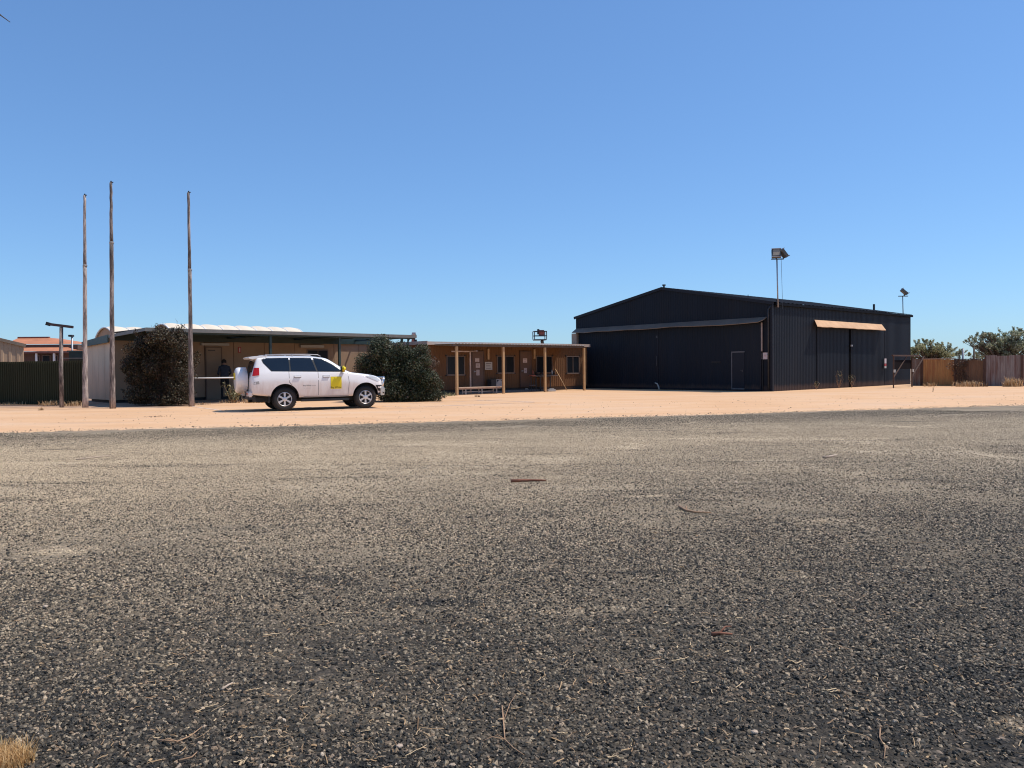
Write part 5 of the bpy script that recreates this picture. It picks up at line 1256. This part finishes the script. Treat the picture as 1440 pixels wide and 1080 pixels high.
# trees behind the right fences
def tree(base, label, m, seed, n, size, clumps, name='leafy_tree', trunk_r=.12, trunk_h=1.2):
    o = empty(name, (base.x, base.y, 0), 0, label, 'tree', 'trees behind the right hand fences')
    rnd = random.Random(seed); cl = []
    for (x, z, r) in clumps:
        for k in range(3):
            q = r * rnd.uniform(.55, 1.0); cl.append((x + rnd.uniform(-.45, .45) * r, rnd.uniform(-.9, .9), z + rnd.uniform(-.45, .45) * r, q, q, q * .9))
    for (x, z, r) in clumps:
        for k in range(2):
            a = rnd.uniform(.5, 2.6); L = r * rnd.uniform(.9, 1.8); yy = rnd.uniform(-.8, .4)
            for i in range(5):
                f = i / 4; q = max(.09, r * .30 * (1 - .65 * f)); cl.append((x + math.cos(a) * (r * .5 + L * f), yy, z + math.sin(a) * (r * .4 + L * f), q, q, q))
    leaf_obj('crown', leaf_cloud(n, cl, size, seed, aspect=.4), m, o)
    mb = MB(); mb.tube([(0, 0, -.02), (.05, 0, trunk_h * .5), (0, .05, trunk_h)], [trunk_r, trunk_r * .85, trunk_r * .75], 8); branches(mb, (0, .05, trunk_h - .05), [(c[0], c[1], c[2]) for c in cl[::2]], trunk_r * .45, rnd); mb.build('trunk', BARK, o, fixn=False)
    return o
def px2(clist, depth, base):
    out = []
    for (px_, py_, rp) in clist:
        q = D(px_, py_, depth); out.append((q.x - base.x, q.z, rp * depth / FPX))
    return out
dB = 56; base = D(1412, 520, dB); base.z = 0
tree(base, 'large grey green leafy tree above the tall grey fence at the right edge', L_TREE, 21, 13000, .15, px2([(1372, 482, 3), (1380, 486, 5), (1376, 473, 4), (1381, 477, 5), (1390, 485, 9), (1394, 476, 6), (1404, 486, 10), (1402, 478, 6), (1418, 474, 9), (1424, 470, 5), (1432, 467, 3), (1416, 488, 11), (1430, 482, 11), (1442, 486, 11), (1440, 476, 8), (1388, 494, 9), (1402, 496, 10), (1425, 496, 11), (1446, 496, 11), (1458, 484, 10), (1364, 480, 2), (1384, 472, 2.5)], dB, base))
dB = 60; base = D(1308, 520, dB); base.z = 0
tree(base, 'yellow green bushy tree between the dark shed and the large right tree', L_TREE2, 22, 8500, .14, px2([(1288, 492, 7), (1296, 494, 8), (1304, 486, 5), (1303, 481, 2.5), (1310, 494, 8), (1320, 493, 7), (1322, 488, 4), (1332, 495, 7), (1336, 491, 4), (1292, 488, 5), (1300, 500, 8), (1325, 500, 8), (1285, 500, 7)], dB, base))
dB = 70; base = D(1347, 520, dB); base.z = 0
tree(base, 'small distant tree seen over the brown fence section', L_TREE, 23, 700, .15, px2([(1346, 497, 3.5), (1349, 496, 3), (1343, 499, 2.5)], dB, base), trunk_r=.06)
dB = 66; base = D(1378, 520, dB); base.z = 0
tree(base, 'low bushes seen between the posts over the brown fence', L_TREE2, 24, 700, .15, px2([(1376, 503, 4), (1383, 503, 4), (1366, 500, 2)], dB, base), trunk_r=.05, trunk_h=.8)
# creeper over the brown fence
p = G(1352, 542.6) + Vector((0, -.15, 0)); o = empty('dry_creeper', (p.x, p.y, 0), R(0), 'dry brown creeper hanging over the brown iron fence section', 'creeper')
s_ = p.y / FPX
leaf_obj('foliage', leaf_cloud(1500, [((dx) * s_, -.08, z_, .5, .10, .30) for dx, z_ in ((-4, 1.25), (6, 1.35), (16, 1.45), (26, 1.4), (-8, .8), (-14, 1.2), (32, 1.2), (0, .5))], .08, 31, up=0), L_BROWN, o)
mb = MB(); r_ = random.Random(3); branches(mb, (0, 0, 0), [(r_.uniform(-.6, 1.4), -.05, r_.uniform(.6, 1.5)) for _ in range(16)], .012, r_); mb.build('stems', TWIG, o, fixn=False)

# overhanging twig tip at the top left, on the branch of a small tree beyond the frame
tipp = D(14, 31, 6.0); mid_ = D(-12, 5, 6.1)
bt = empty('small_gum_tree', (-5.6, 5.6, 0), 0, 'thin bare twig tip of a small tree entering at the top left corner', 'tree')
bo = Vector((-5.6, 5.6, 0)); tl = [tipp - bo, mid_ - bo]
mb = MB(); mb.tube([(0, 0, -.03), (.1, .05, 2.0), (0, .1, 4.0), (.15, .1, 5.2)], [.14, .11, .07, .03], 10); mb.build('trunk', BARK, bt, True)
st = Vector((.05, .1, 4.6)); mb = MB(); mb.tube([st, st.lerp(tl[1], .5) + Vector((0, 0, .12)), tl[1], tl[0].lerp(tl[1], .5) + Vector((0, 0, -.02)), tl[0]], [.02, .012, .007, .005, .003], 5); mb.build('branch', BARK, bt, fixn=False)
leaf_obj('crown', leaf_cloud(1800, [(-.4, .0, 4.6, .6, .6, .5), (-.6, .3, 5.2, .7, .7, .5), (-.9, -.2, 4.2, .5, .5, .4)], .09, 41, aspect=.25), L_TREE, bt)

# ================================================================== individual debris on the gravel
def stick(pts, rad, label, m, name='dry_twig', cat='twig', flat=1.0, side=()):
    P = [G(*q) for q in pts]; o0 = P[0]; mb = MB()
    path = [(q - o0) + Vector((0, 0, .014 + rad * .5)) for q in P]
    mb.tube(path, [rad * (1 - .55 * i / max(1, len(P) - 1)) for i in range(len(P))], 7)
    for (i, q) in side:
        b = G(*q) - o0; a = path[i]; mb.tube([a, a.lerp(b, .5) + Vector((0, 0, .025)), b + Vector((0, 0, .02))], [rad * .6, rad * .45, rad * .25], 5)
    o = mb.build(name, m, None, True); o.location = (o0.x, o0.y, 0); return tag(o, label, cat)
stick([(719, 679.5), (733, 678.6), (750, 678.2), (768, 678.5)], .022, 'reddish brown piece of bark lying in the middle of the gravel lot', BARKRED, 'bark_piece', 'bark')
stick([(1158, 645.5), (1166, 644.5), (1176, 642)], .022, 'pale short stick lying on the far right of the gravel', STONEP, 'stick', 'stick')
stick([(955, 715), (966, 721), (980, 723.5), (1000, 724)], .013, 'forked dry twig on the gravel right of the middle bark piece', TWIG, side=[(1, (964, 713))])
stick([(1001, 897), (1012, 895.5), (1030, 897)], .010, 'short reddish bark flake on the gravel at lower right', BARKRED, 'bark_piece', 'bark', side=[(1, (1028, 886))])
stick([(706, 998), (708, 1020), (710, 1046), (722, 1058), (737, 1068)], .0035, 'thin crooked forked twig at the bottom centre of the gravel', TWIG, side=[(1, (726, 983)), (2, (674, 1052)), (2, (690, 1046))])
stick([(1238, 1030), (1237, 1043), (1245, 1058), (1243, 1074)], .0032, 'thin curved twig at the bottom right of the gravel', TWIG, side=[(0, (1256, 1032))])
stick([(108, 648), (132, 645), (158, 641.5)], .012, 'long pale straw stem on the gravel at far left', STONEP, 'straw_stem', 'stem')
stick([(222, 1047), (250, 1049), (268, 1041), (284, 1028)], .004, 'dry forked twig at the bottom left of the gravel', TWIG, side=[(1, (222, 1053))])
stick([(252, 1076), (270, 1071), (278, 1063)], .004, 'short straw coloured twig at the bottom left edge of the photo', TWIG)
stick([(312, 975), (321, 969), (328, 965)], .006, 'short tan wood chip on the gravel left of centre', STONEP, 'wood_chip', 'chip')
for k, (px_, py_, s_, lab) in enumerate([(1061, 1036, .013, 'pale oval pebble at lower right of the gravel'), (64, 857, .014, 'pale pebble on the gravel at middle left'), (1035, 681, .022, 'pale stone on the gravel right of the bark piece'), (562, 1056, .012, 'orange pebble at the bottom centre of the gravel')]):
    p = G(px_, py_); me = bpy.data.meshes.new('pebble'); bm = bmesh.new(); bmesh.ops.create_icosphere(bm, subdivisions=2, radius=s_); r_ = random.Random(k)
    for v in bm.verts: v.co *= r_.uniform(.85, 1.1); v.co.z *= .55
    bm.to_mesh(me); bm.free(); me.materials.append(STONEP); o = bpy.data.objects.new('pebble', me); COL.objects.link(o); o.location = (p.x, p.y, .018); tag(o, lab, 'pebble')
# scuffed dark mark of litter on the salmon ground
tuft(220, 586, 34, .035, .45, 'small dark scrap of litter on the salmon ground in front of the dark bush', 19, wid=.02, m=L_BROWN, name='leaf_scrap', cat='leaf scrap', curl=4)

# ================================================================== WHITE FOUR WHEEL DRIVE
rw, fw_ = G(402, 578), G(513.5, 574.2)
CA = math.atan2(fw_.y - rw.y, fw_.x - rw.x); WB = 2.72
car_dir = Vector((math.cos(CA), math.sin(CA), 0)); car_left = Vector((-math.sin(CA), math.cos(CA), 0))
TRK = .80      # half track to wheel outer face
mid = (rw + fw_) / 2
ro = mid - car_dir * (WB / 2) + car_left * (TRK + .06)
car = empty('car', (ro.x, ro.y, 0), CA, 'white four wheel drive wagon with yellow square decal and rear spare wheel', 'car')

def car_body():
    # x, zb, w, belt, roof, wroof, (roof rounding)
    St = [(-1.04, .62, .80, 1.20, 1.70, .58), (-1.02, .52, .87, 1.22, 1.755, .63), (-.93, .50, .915, 1.25, 1.79, .655), (-.60, .46, .935, 1.30, 1.815, .665), (0, .40, .94, 1.31, 1.825, .675), (.6, .37, .94, 1.30, 1.825, .675), (1.1, .37, .94, 1.285, 1.81, .67), (1.42, .37, .94, 1.275, 1.76, .655), (1.52, .37, .94, 1.273, 1.725, .65),
          (1.9, .37, .94, 1.255, 1.48, .70), (2.16, .38, .94, 1.235, 1.285, .76), (2.26, .39, .94, 1.215, 1.245, .78), (2.7, .42, .935, 1.16, 1.205, .76), (3.05, .44, .915, 1.10, 1.15, .72), (3.22, .46, .87, 1.04, 1.09, .66), (3.33, .48, .78, .96, 1.01, .60), (3.38, .52, .66, .86, .90, .52)]
    V = []; F = []; n = None
    for (x, zb, w, belt, roof, wr) in St:
        gh = roof - belt
        half = [(0, zb), (w * .80, zb), (w * .955, zb + .05), (w * .962, zb + .16), (w * .972, .68), (w, belt - .34), (w * .992, belt - .22), (w * .955, belt - .06), (w * .93, belt)]
        if gh > .2:
            half += [(w * .93 + (wr - w * .93) * .5, belt + gh * .47), (wr + .035, roof - .09), (wr - .03, roof - .035), (wr * .6, roof - .008), (0, roof)]
        else:
            half += [(w * .88, belt + gh * .4), (wr + .02, belt + gh * .75), (wr * .8, roof - .008), (wr * .45, roof), (0, roof)]
        ring = [(y, z) for (y, z) in half] + [(-y, z) for (y, z) in half[-2:0:-1]]
        n = len(ring)
        for (y, z) in ring:
            dx = 0
            if x < -.9 and z > 1.15: dx = (z - 1.15) * .32 * (1 if x < -1 else .5)
            V.append((x + dx, -y, z))
    m = len(St)
    for i in range(m - 1):
        for k in range(n): F.append((i * n + k, i * n + (k + 1) % n, (i + 1) * n + (k + 1) % n, (i + 1) * n + k))
    me = bpy.data.meshes.new('shell'); 
    V.append((-1.04, 0, 1.0)); F_c = len(V) - 1
    for k in range(n): F.append((k, F_c, (k + 1) % n))
    V.append((3.39, 0, .72)); F_d = len(V) - 1; b = (m - 1) * n
    for k in range(n): F.append((b + k, b + (k + 1) % n, F_d))
    me.from_pydata(V, [], F); bm = bmesh.new(); bm.from_mesh(me); bmesh.ops.recalc_face_normals(bm, faces=bm.faces); bm.to_mesh(me); bm.free()
    o = bpy.data.objects.new('body', me); COL.objects.link(o)
    o.modifiers.new('s', 'SUBSURF').levels = 2; o.modifiers['s'].render_levels = 2
    cut = []
    for cx_ in (0, WB):
        for sy in (-1, 1):
            mb = MB(); rad = .455
            mb.tube([(cx_, sy * .52, .44), (cx_, sy * 1.3, .44)], rad, 40); c = mb.build('cut', None, None); cut.append(c)
            md = o.modifiers.new('b', 'BOOLEAN'); md.operation = 'DIFFERENCE'; md.object = c; md.solver = 'MANIFOLD'
    dg = bpy.context.evaluated_depsgraph_get(); nm = bpy.data.meshes.new_from_object(o.evaluated_get(dg))
    o.modifiers.clear(); o.data = nm; nm.name = 'body'
    for c in cut: bpy.data.objects.remove(c)
    nm.materials.clear(); nm.materials.append(CARWHITE); nm.materials.append(BLACK)
    for p in nm.polygons:
        c = p.center; p.use_smooth = True; ins = False
        for cx_ in (0, WB):
            r = math.hypot(c.x - cx_, c.z - .44)
            if r < .452 and abs(c.y) < .88 or (abs(r - .455) < .012 and abs(p.normal.y) < .35 and abs(c.y) < .93): ins = True
        if ins or (p.normal.z < -.8 and c.z < .6): p.material_index = 1; p.use_smooth = False
    nm.set_sharp_from_angle(angle=R(38)) if hasattr(nm, 'set_sharp_from_angle') else None
    o.parent = car; return o
body = car_body()
_bm = bmesh.new(); _bm.from_mesh(body.data); bvh = BVHTree.FromBMesh(_bm)
def cast(o_, d_):
    h = bvh.ray_cast(Vector(o_), Vector(d_)); return h[0], h[1]
def panel(poly, side_, name, m, parent, off=.005, step=.08, thick=0.0):
    """polygon projected on to the body: side_ 'R','L' use (x,z); 'F','B' use (y,z); 'T' uses (x,y)"""
    bm = bmesh.new(); vs_ = [bm.verts.new((p[0], p[1], 0)) for p in poly]; bm.faces.new(vs_)
    xs = [p[0] for p in poly]; ys = [p[1] for p in poly]
    for ax, lo, hi in ((0, min(xs), max(xs)), (1, min(ys), max(ys))):
        k = lo + step
        while k < hi - .01:
            bmesh.ops.bisect_plane(bm, geom=bm.verts[:] + bm.edges[:] + bm.faces[:], plane_co=(k if ax == 0 else 0, k if ax == 1 else 0, 0), plane_no=(1, 0, 0) if ax == 0 else (0, 1, 0)); k += step
    for v in bm.verts:
        a, b = v.co.x, v.co.y
        if side_ in 'RL':
            s = -1 if side_ == 'R' else 1; p, nn = cast((a, s * 3, b), (0, -s, 0)); dflt = Vector((a, s * .94, b)); ow = Vector((0, s, 0))
        elif side_ == 'F': p, nn = cast((6, a, b), (-1, 0, 0)); dflt = Vector((3.3, a, b)); ow = Vector((1, 0, 0))
        elif side_ == 'B': p, nn = cast((-4, a, b), (1, 0, 0)); dflt = Vector((-1.04, a, b)); ow = Vector((-1, 0, 0))
        else: p, nn = cast((a, b, 4), (0, 0, -1)); dflt = Vector((a, b, 1.8)); ow = Vector((0, 0, 1))
        if p is None: p, nn = dflt, ow
        v.co = p + (nn if nn.dot(ow) > 0 else -nn) * off
    bmesh.ops.recalc_face_normals(bm, faces=bm.faces)
    if thick:
        r = bmesh.ops.extrude_face_region(bm, geom=bm.faces[:]); ev = [g for g in r['geom'] if isinstance(g, bmesh.types.BMVert)]
        cen = {'R': Vector((0, 1, 0)), 'L': Vector((0, -1, 0)), 'F': Vector((-1, 0, 0)), 'B': Vector((1, 0, 0)), 'T': Vector((0, 0, -1))}[side_]
        bmesh.ops.translate(bm, verts=ev, vec=cen * thick); bmesh.ops.recalc_face_normals(bm, faces=bm.faces)
    me = bpy.data.meshes.new(name); bm.to_mesh(me); bm.free(); me.materials.append(m)
    for p in me.polygons: p.use_smooth = not thick
    o = bpy.data.objects.new(name, me); COL.objects.link(o); o.parent = parent; return o
def rect(x0, x1, z0, z1): return [(x0, z0), (x1, z0), (x1, z1), (x0, z1)]
for sd_ in 'RL':
    # surround then panes
    panel([(-.42, 1.305), (-.66, 1.58), (-.70, 1.69), (-.56, 1.755), (.9, 1.755), (1.25, 1.715), (1.62, 1.52), (1.96, 1.265)], sd_, 'window_surround', BLACK, car, .003)
    panel([(-.40, 1.325), (-.63, 1.58), (-.665, 1.68), (-.54, 1.737), (.16, 1.74), (.16, 1.315)], sd_, 'side_window', CARGLASS, car, .007)
    panel([(.21, 1.315), (.21, 1.74), (.90, 1.738), (1.03, 1.31)], sd_, 'side_window', CARGLASS, car, .007)
    panel([(1.09, 1.305), (.97, 1.732), (1.23, 1.70), (1.60, 1.50), (1.90, 1.275)], sd_, 'side_window', CARGLASS, car, .007)
    for xs_ in ([(.13, 1.31), (.145, 1.31), (.145, .96), (.44, .62), (.44, .50), (.425, .50), (.425, .62), (.13, .95)], rect(1.083, 1.098, .50, 1.31), [(2.085, 1.24), (2.10, 1.24), (2.14, .90), (2.10, .50), (2.085, .50), (2.125, .90)]):
        panel(xs_, sd_, 'panel_gap', SEAM, car, .002, .12)
    panel(rect(.40, 2.13, .455, .470), sd_, 'panel_gap', SEAM, car, .002, .2)
    for hx in (.30, 1.25): 
        h_ = panel(rect(hx, hx + .21, 1.10, 1.14), sd_, 'door_handle', CARWHITE, car, .035, .1, .03); panel(rect(hx - .015, hx + .225, 1.085, 1.155), sd_, 'handle_recess', SEAM, h_, .002, .1)
    panel([(-1.0, 1.16), (-.80, 1.18), (-.79, 1.42), (-.93, 1.42)], sd_, 'tail_light', RED, car, .018, .06, .02)
    panel([(2.72, 1.10), (3.14, .92), (3.24, .96), (3.12, 1.06), (2.90, 1.135)], sd_, 'headlight', CLEAR, car, .012, .08, .012)
    panel([(3.16, .44), (3.37, .50), (3.375, .74), (3.30, .80), (3.06, .80), (3.15, .62)], sd_, 'bumper_corner', BLACK, car, .006, .08)
    s = -1 if sd_ == 'R' else 1
    mb = MB(); mb.bx(.50, 2.12, s * .80, s * .97, .30, .375); mb.build('side_step', BLACK, car, bevel=.02)
    mb = MB(); mb.bx(-.52, -.50, s * .68, s * .92, .28, .50); mb.build('mud_flap', BLACK, car)
    # mirror
    mx = 1.90
    mb = MB(); mb.box((mx - .0, s * 1.07, 1.37), (.13, .21, .20)); mo = mb.build('wing_mirror', YELLOW if sd_ == 'R' else YELLOW, car, bevel=.045, smooth=True)
    mb = MB(); mb.bx(mx - .085, mx - .064, s * .985, s * 1.155, 1.29, 1.45); mb.build('mirror_glass', CARGLASS, mo)
    mb = MB(); mb.bar((mx + .03, s * .88, 1.285), (mx + .01, s * 1.03, 1.295), .10, .06); mb.build('mirror_arm', BLACK, mo)
    # roof rail
    mb = MB(); yy = s * .60
    mb.tube([(-.62, yy, 1.81), (-.55, yy, 1.85), (0, yy, 1.865), (.8, yy, 1.865), (1.15, yy, 1.85), (1.25, yy, 1.80)], .014, 8); mb.bx(.27, .33, yy - .012, yy + .012, 1.80, 1.86); mb.build('roof_rail', STEEL, car, True)
# windscreen, rear glass, grille, bumper pieces
panel([(-.66, 1.305), (.66, 1.305), (.56, 1.66), (.4, 1.695), (-.4, 1.695), (-.56, 1.66)], 'F', 'windscreen', CARGLASS, car, .006, .1)
panel([(-.64, 1.28), (.64, 1.28), (.55, 1.64), (.45, 1.67), (-.45, 1.67), (-.55, 1.64)], 'B', 'rear_window', CARGLASS, car, .008, .1)
panel([(-.46, .72), (.46, .72), (.52, .94), (-.52, .94)], 'F', 'grille', BLACK, car, .012, .1)
gr = [o for o in car.children if o.name == 'grille'][0]
mb = MB()
for k in range(5): mb.bx(3.405, 3.43, -.4 + .2 * k - .02, -.4 + .2 * k + .02, .73, .92)
mb.build('grille_bar', POLISHED, gr)
panel(rect(-.62, .62, .48, .66), 'F', 'lower_grille', BLACK, car, .01, .1)
MB().bx(-1.15, -.98, -.80, .80, .48, .66).build('rear_bumper', CARWHITE, car, bevel=.04)
mb = MB(); mb.bx(-1.165, -1.15, -.74, -.58, .56, .62); mb.build('rear_reflector', RED, car); mb = MB(); mb.bx(-1.165, -1.15, .58, .74, .56, .62); mb.build('rear_reflector', RED, car)
mb = MB(); mb.bx(-1.14, -.9, -.72, .72, .40, .478); mb.bx(-1.2, -1.12, -.04, .04, .44, .50); mb.bx(-1.168, -1.151, -.36, -.26, .48, .66); mb.build('tow_bar', BLACK, car)
mb = MB(); mb.prism([(-.95, 1.80), (-.50, 1.835), (-.50, 1.79), (-.95, 1.70), (-1.05, 1.715), (-1.09, 1.765)], -.62, .62, lambda a, b, h: (a, h, b)); mb.build('roof_spoiler', CARWHITE, car, bevel=.012)
panel(rect(-.50, .10, .78, 1.0), 'B', 'number_plate', WHITE, car, .01, .2) if False else None
# underbody
mb = MB(); mb.bx(-.85, 3.1, -.50, .50, .30, .46); mb.tube([(0, -.7, .38), (0, .7, .38)], .07, 8); mb.tube([(WB, -.7, .38), (WB, .7, .38)], .06, 8); mb.tube([(-.95, .5, .36), (-.3, .5, .36)], .09, 8); mb.build('underbody', BLACK, car)
# spare wheel cover
mb = MB(); SC = (-1.06, .10, 1.02)
mb.lathe([(0, -.37), (.27, -.365), (.36, -.35), (.41, -.31), (.428, -.25), (.428, -.02), (.40, .0), (0, .0)], 40, 'x', SC)
sp = mb.build('spare_wheel_cover', CARWHITE, car, True)
mb = MB(); mb.bx(SC[0] - .376, SC[0] - .362, SC[1] - .15 + .02, SC[1] + .15 + .02, SC[2] + .02, SC[2] + .25); mb.build('cover_decal', YELLOW, sp)
text_mesh('Ray White', .06, lambda x, y: (SC[0] - .379, SC[1] + .02 - x, SC[2] + .06 + y), 'cover_lettering', INK, sp)
mb = MB(); mb.lathe([(.33, 0), (.36, .0), (.36, .04), (.33, .04)], 24, 'x', (SC[0] + .0, SC[1], SC[2])); mb.build('cover_mount', BLACK, sp)
# door decal and lettering on the visible right side
for sd_ in 'RL':
    dx0 = 1.50
    dec = panel(rect(dx0, dx0 + .37, .70, 1.11), sd_, 'door_decal', YELLOW, car, .006, .1)
    sgn = -1 if sd_ == 'R' else 1
    def mpd(cx_, cz_):
        def f(x, y):
            xx = cx_ + (x if sd_ == 'R' else -x); p, nn = cast((xx, sgn * 3, cz_ + y), (0, -sgn, 0))
            if p is None: p = Vector((xx, sgn * .95, cz_ + y))
            return p + Vector((0, sgn * .011, 0))
        return f
    text_mesh('Ray White', .085, mpd(dx0 + .175, .745), 'decal_lettering', INK, dec)
    text_mesh('Ray White -------', .062, mpd(.79, .825), 'door_lettering', INK, dec)
    text_mesh('-- ---- ----', .062, mpd(.72, .745), 'door_lettering', INK, dec)
    panel([(-.98, .88), (-.80, .90), (-.82, .99), (-.97, .97)], sd_, 'badge', SIGNG, car, .004, .1)
# wheels
def wheel(x, s):
    c = (x, s * (TRK + .06), .385)
    mb = MB(); mb.lathe([(.0, -.03), (.17, -.03), (.17, .03), (0, .03)], 20, 'y'); w_ = mb.build('wheel', DSTEEL, car); w_.location = (x, s * (TRK - .06), .388)
    mb = MB(); mb.lathe([(.232, .11), (.30, .128), (.352, .118), (.378, .085), (.388, .04), (.388, -.04), (.378, -.085), (.352, -.118), (.30, -.128), (.232, -.11)], 40, 'y'); mb.build('tyre', RUBBER, w_, True)
    mb = MB()
    nb = 40
    for k in range(nb):
        q = 2 * math.pi * k / nb; M = Matrix.Rotation(-q, 3, 'Y')
        mb.box(M @ Vector((.386, 0, 0)), (.016, .19, .034), M=M)
    mb.build('tread', RUBBER, w_)
    mb = MB(); o_ = s * .095
    mb.lathe([(.236, o_ - s * .05), (.240, o_ + s * .012), (.222, o_ + s * .02), (.208, o_ + s * .004), (.208, o_ - s * .06)], 40, 'y')
    for k in range(6):
        q = 2 * math.pi * k / 6 + .52
        for (ra, rb, wa, wb) in ((.05, .215, .046, .072),):
            a = Vector((math.cos(q), 0, math.sin(q))); t = Vector((-math.sin(q), 0, math.cos(q))); y0, y1 = o_ - s * .045, o_ + s * .010
            pts = [a * ra - t * wa / 2, a * ra + t * wa / 2, a * rb + t * wb / 2, a * rb - t * wb / 2]
            mb.add([p + Vector((0, y0, 0)) for p in pts] + [p + Vector((0, y1, 0)) for p in pts], [(0, 1, 2, 3), (4, 5, 6, 7), (0, 1, 5, 4), (1, 2, 6, 5), (2, 3, 7, 6), (3, 0, 4, 7)])
    mb.lathe([(0, o_ + s * .018), (.05, o_ + s * .018), (.075, o_ + s * .008), (.075, o_ - s * .05)], 20, 'y')
    mb.build('rim', ALLOY, w_)
    mb = MB(); mb.lathe([(0, o_ - s * .055), (.21, o_ - s * .055), (.21, o_ - s * .065), (0, o_ - s * .065)], 24, 'y'); mb.build('brake_backing', BLACK, w_)
for x_ in (0, WB):
    for s in (-1, 1): wheel(x_, s)
# bull bar
mb = MB(); X = 3.46
mb.tube([(X - .12, -.72, .62), (X - .03, -.66, .98), (X, -.58, 1.06), (X + .02, -.4, 1.05), (X + .04, 0, 1.04), (X + .02, .4, 1.05), (X, .58, 1.06), (X - .03, .66, .98), (X - .12, .72, .62)], .036, 10)
mb.tube([(X - .04, -.67, .86), (X + .03, -.3, .84), (X + .03, .3, .84), (X - .04, .67, .86)], .028, 8)
for s in (-1, 1): mb.tube([(X + .03, s * .3, .62), (X + .04, s * .3, 1.05)], .028, 8)
bb = mb.build('bull_bar', POLISHED, car, True)
mb = MB(); mb.prism([(-.84, .44), (.84, .44), (.84, .70), (.5, .74), (-.5, .74), (-.84, .70)], X - .10, X + .05, lambda a, b, h: (h - (abs(a) > .6) * .10, a, b)); mb.build('bar_plate', POLISHED, bb, bevel=.02)
mb = MB()
for s in (-1, 1): mb.bx(3.2, X - .09, s * .44 - .04, s * .44 + .04, .50, .60)
mb.build('bar_mount', BLACK, bb)
_bm.free()
print('objects', len(COL.objects))
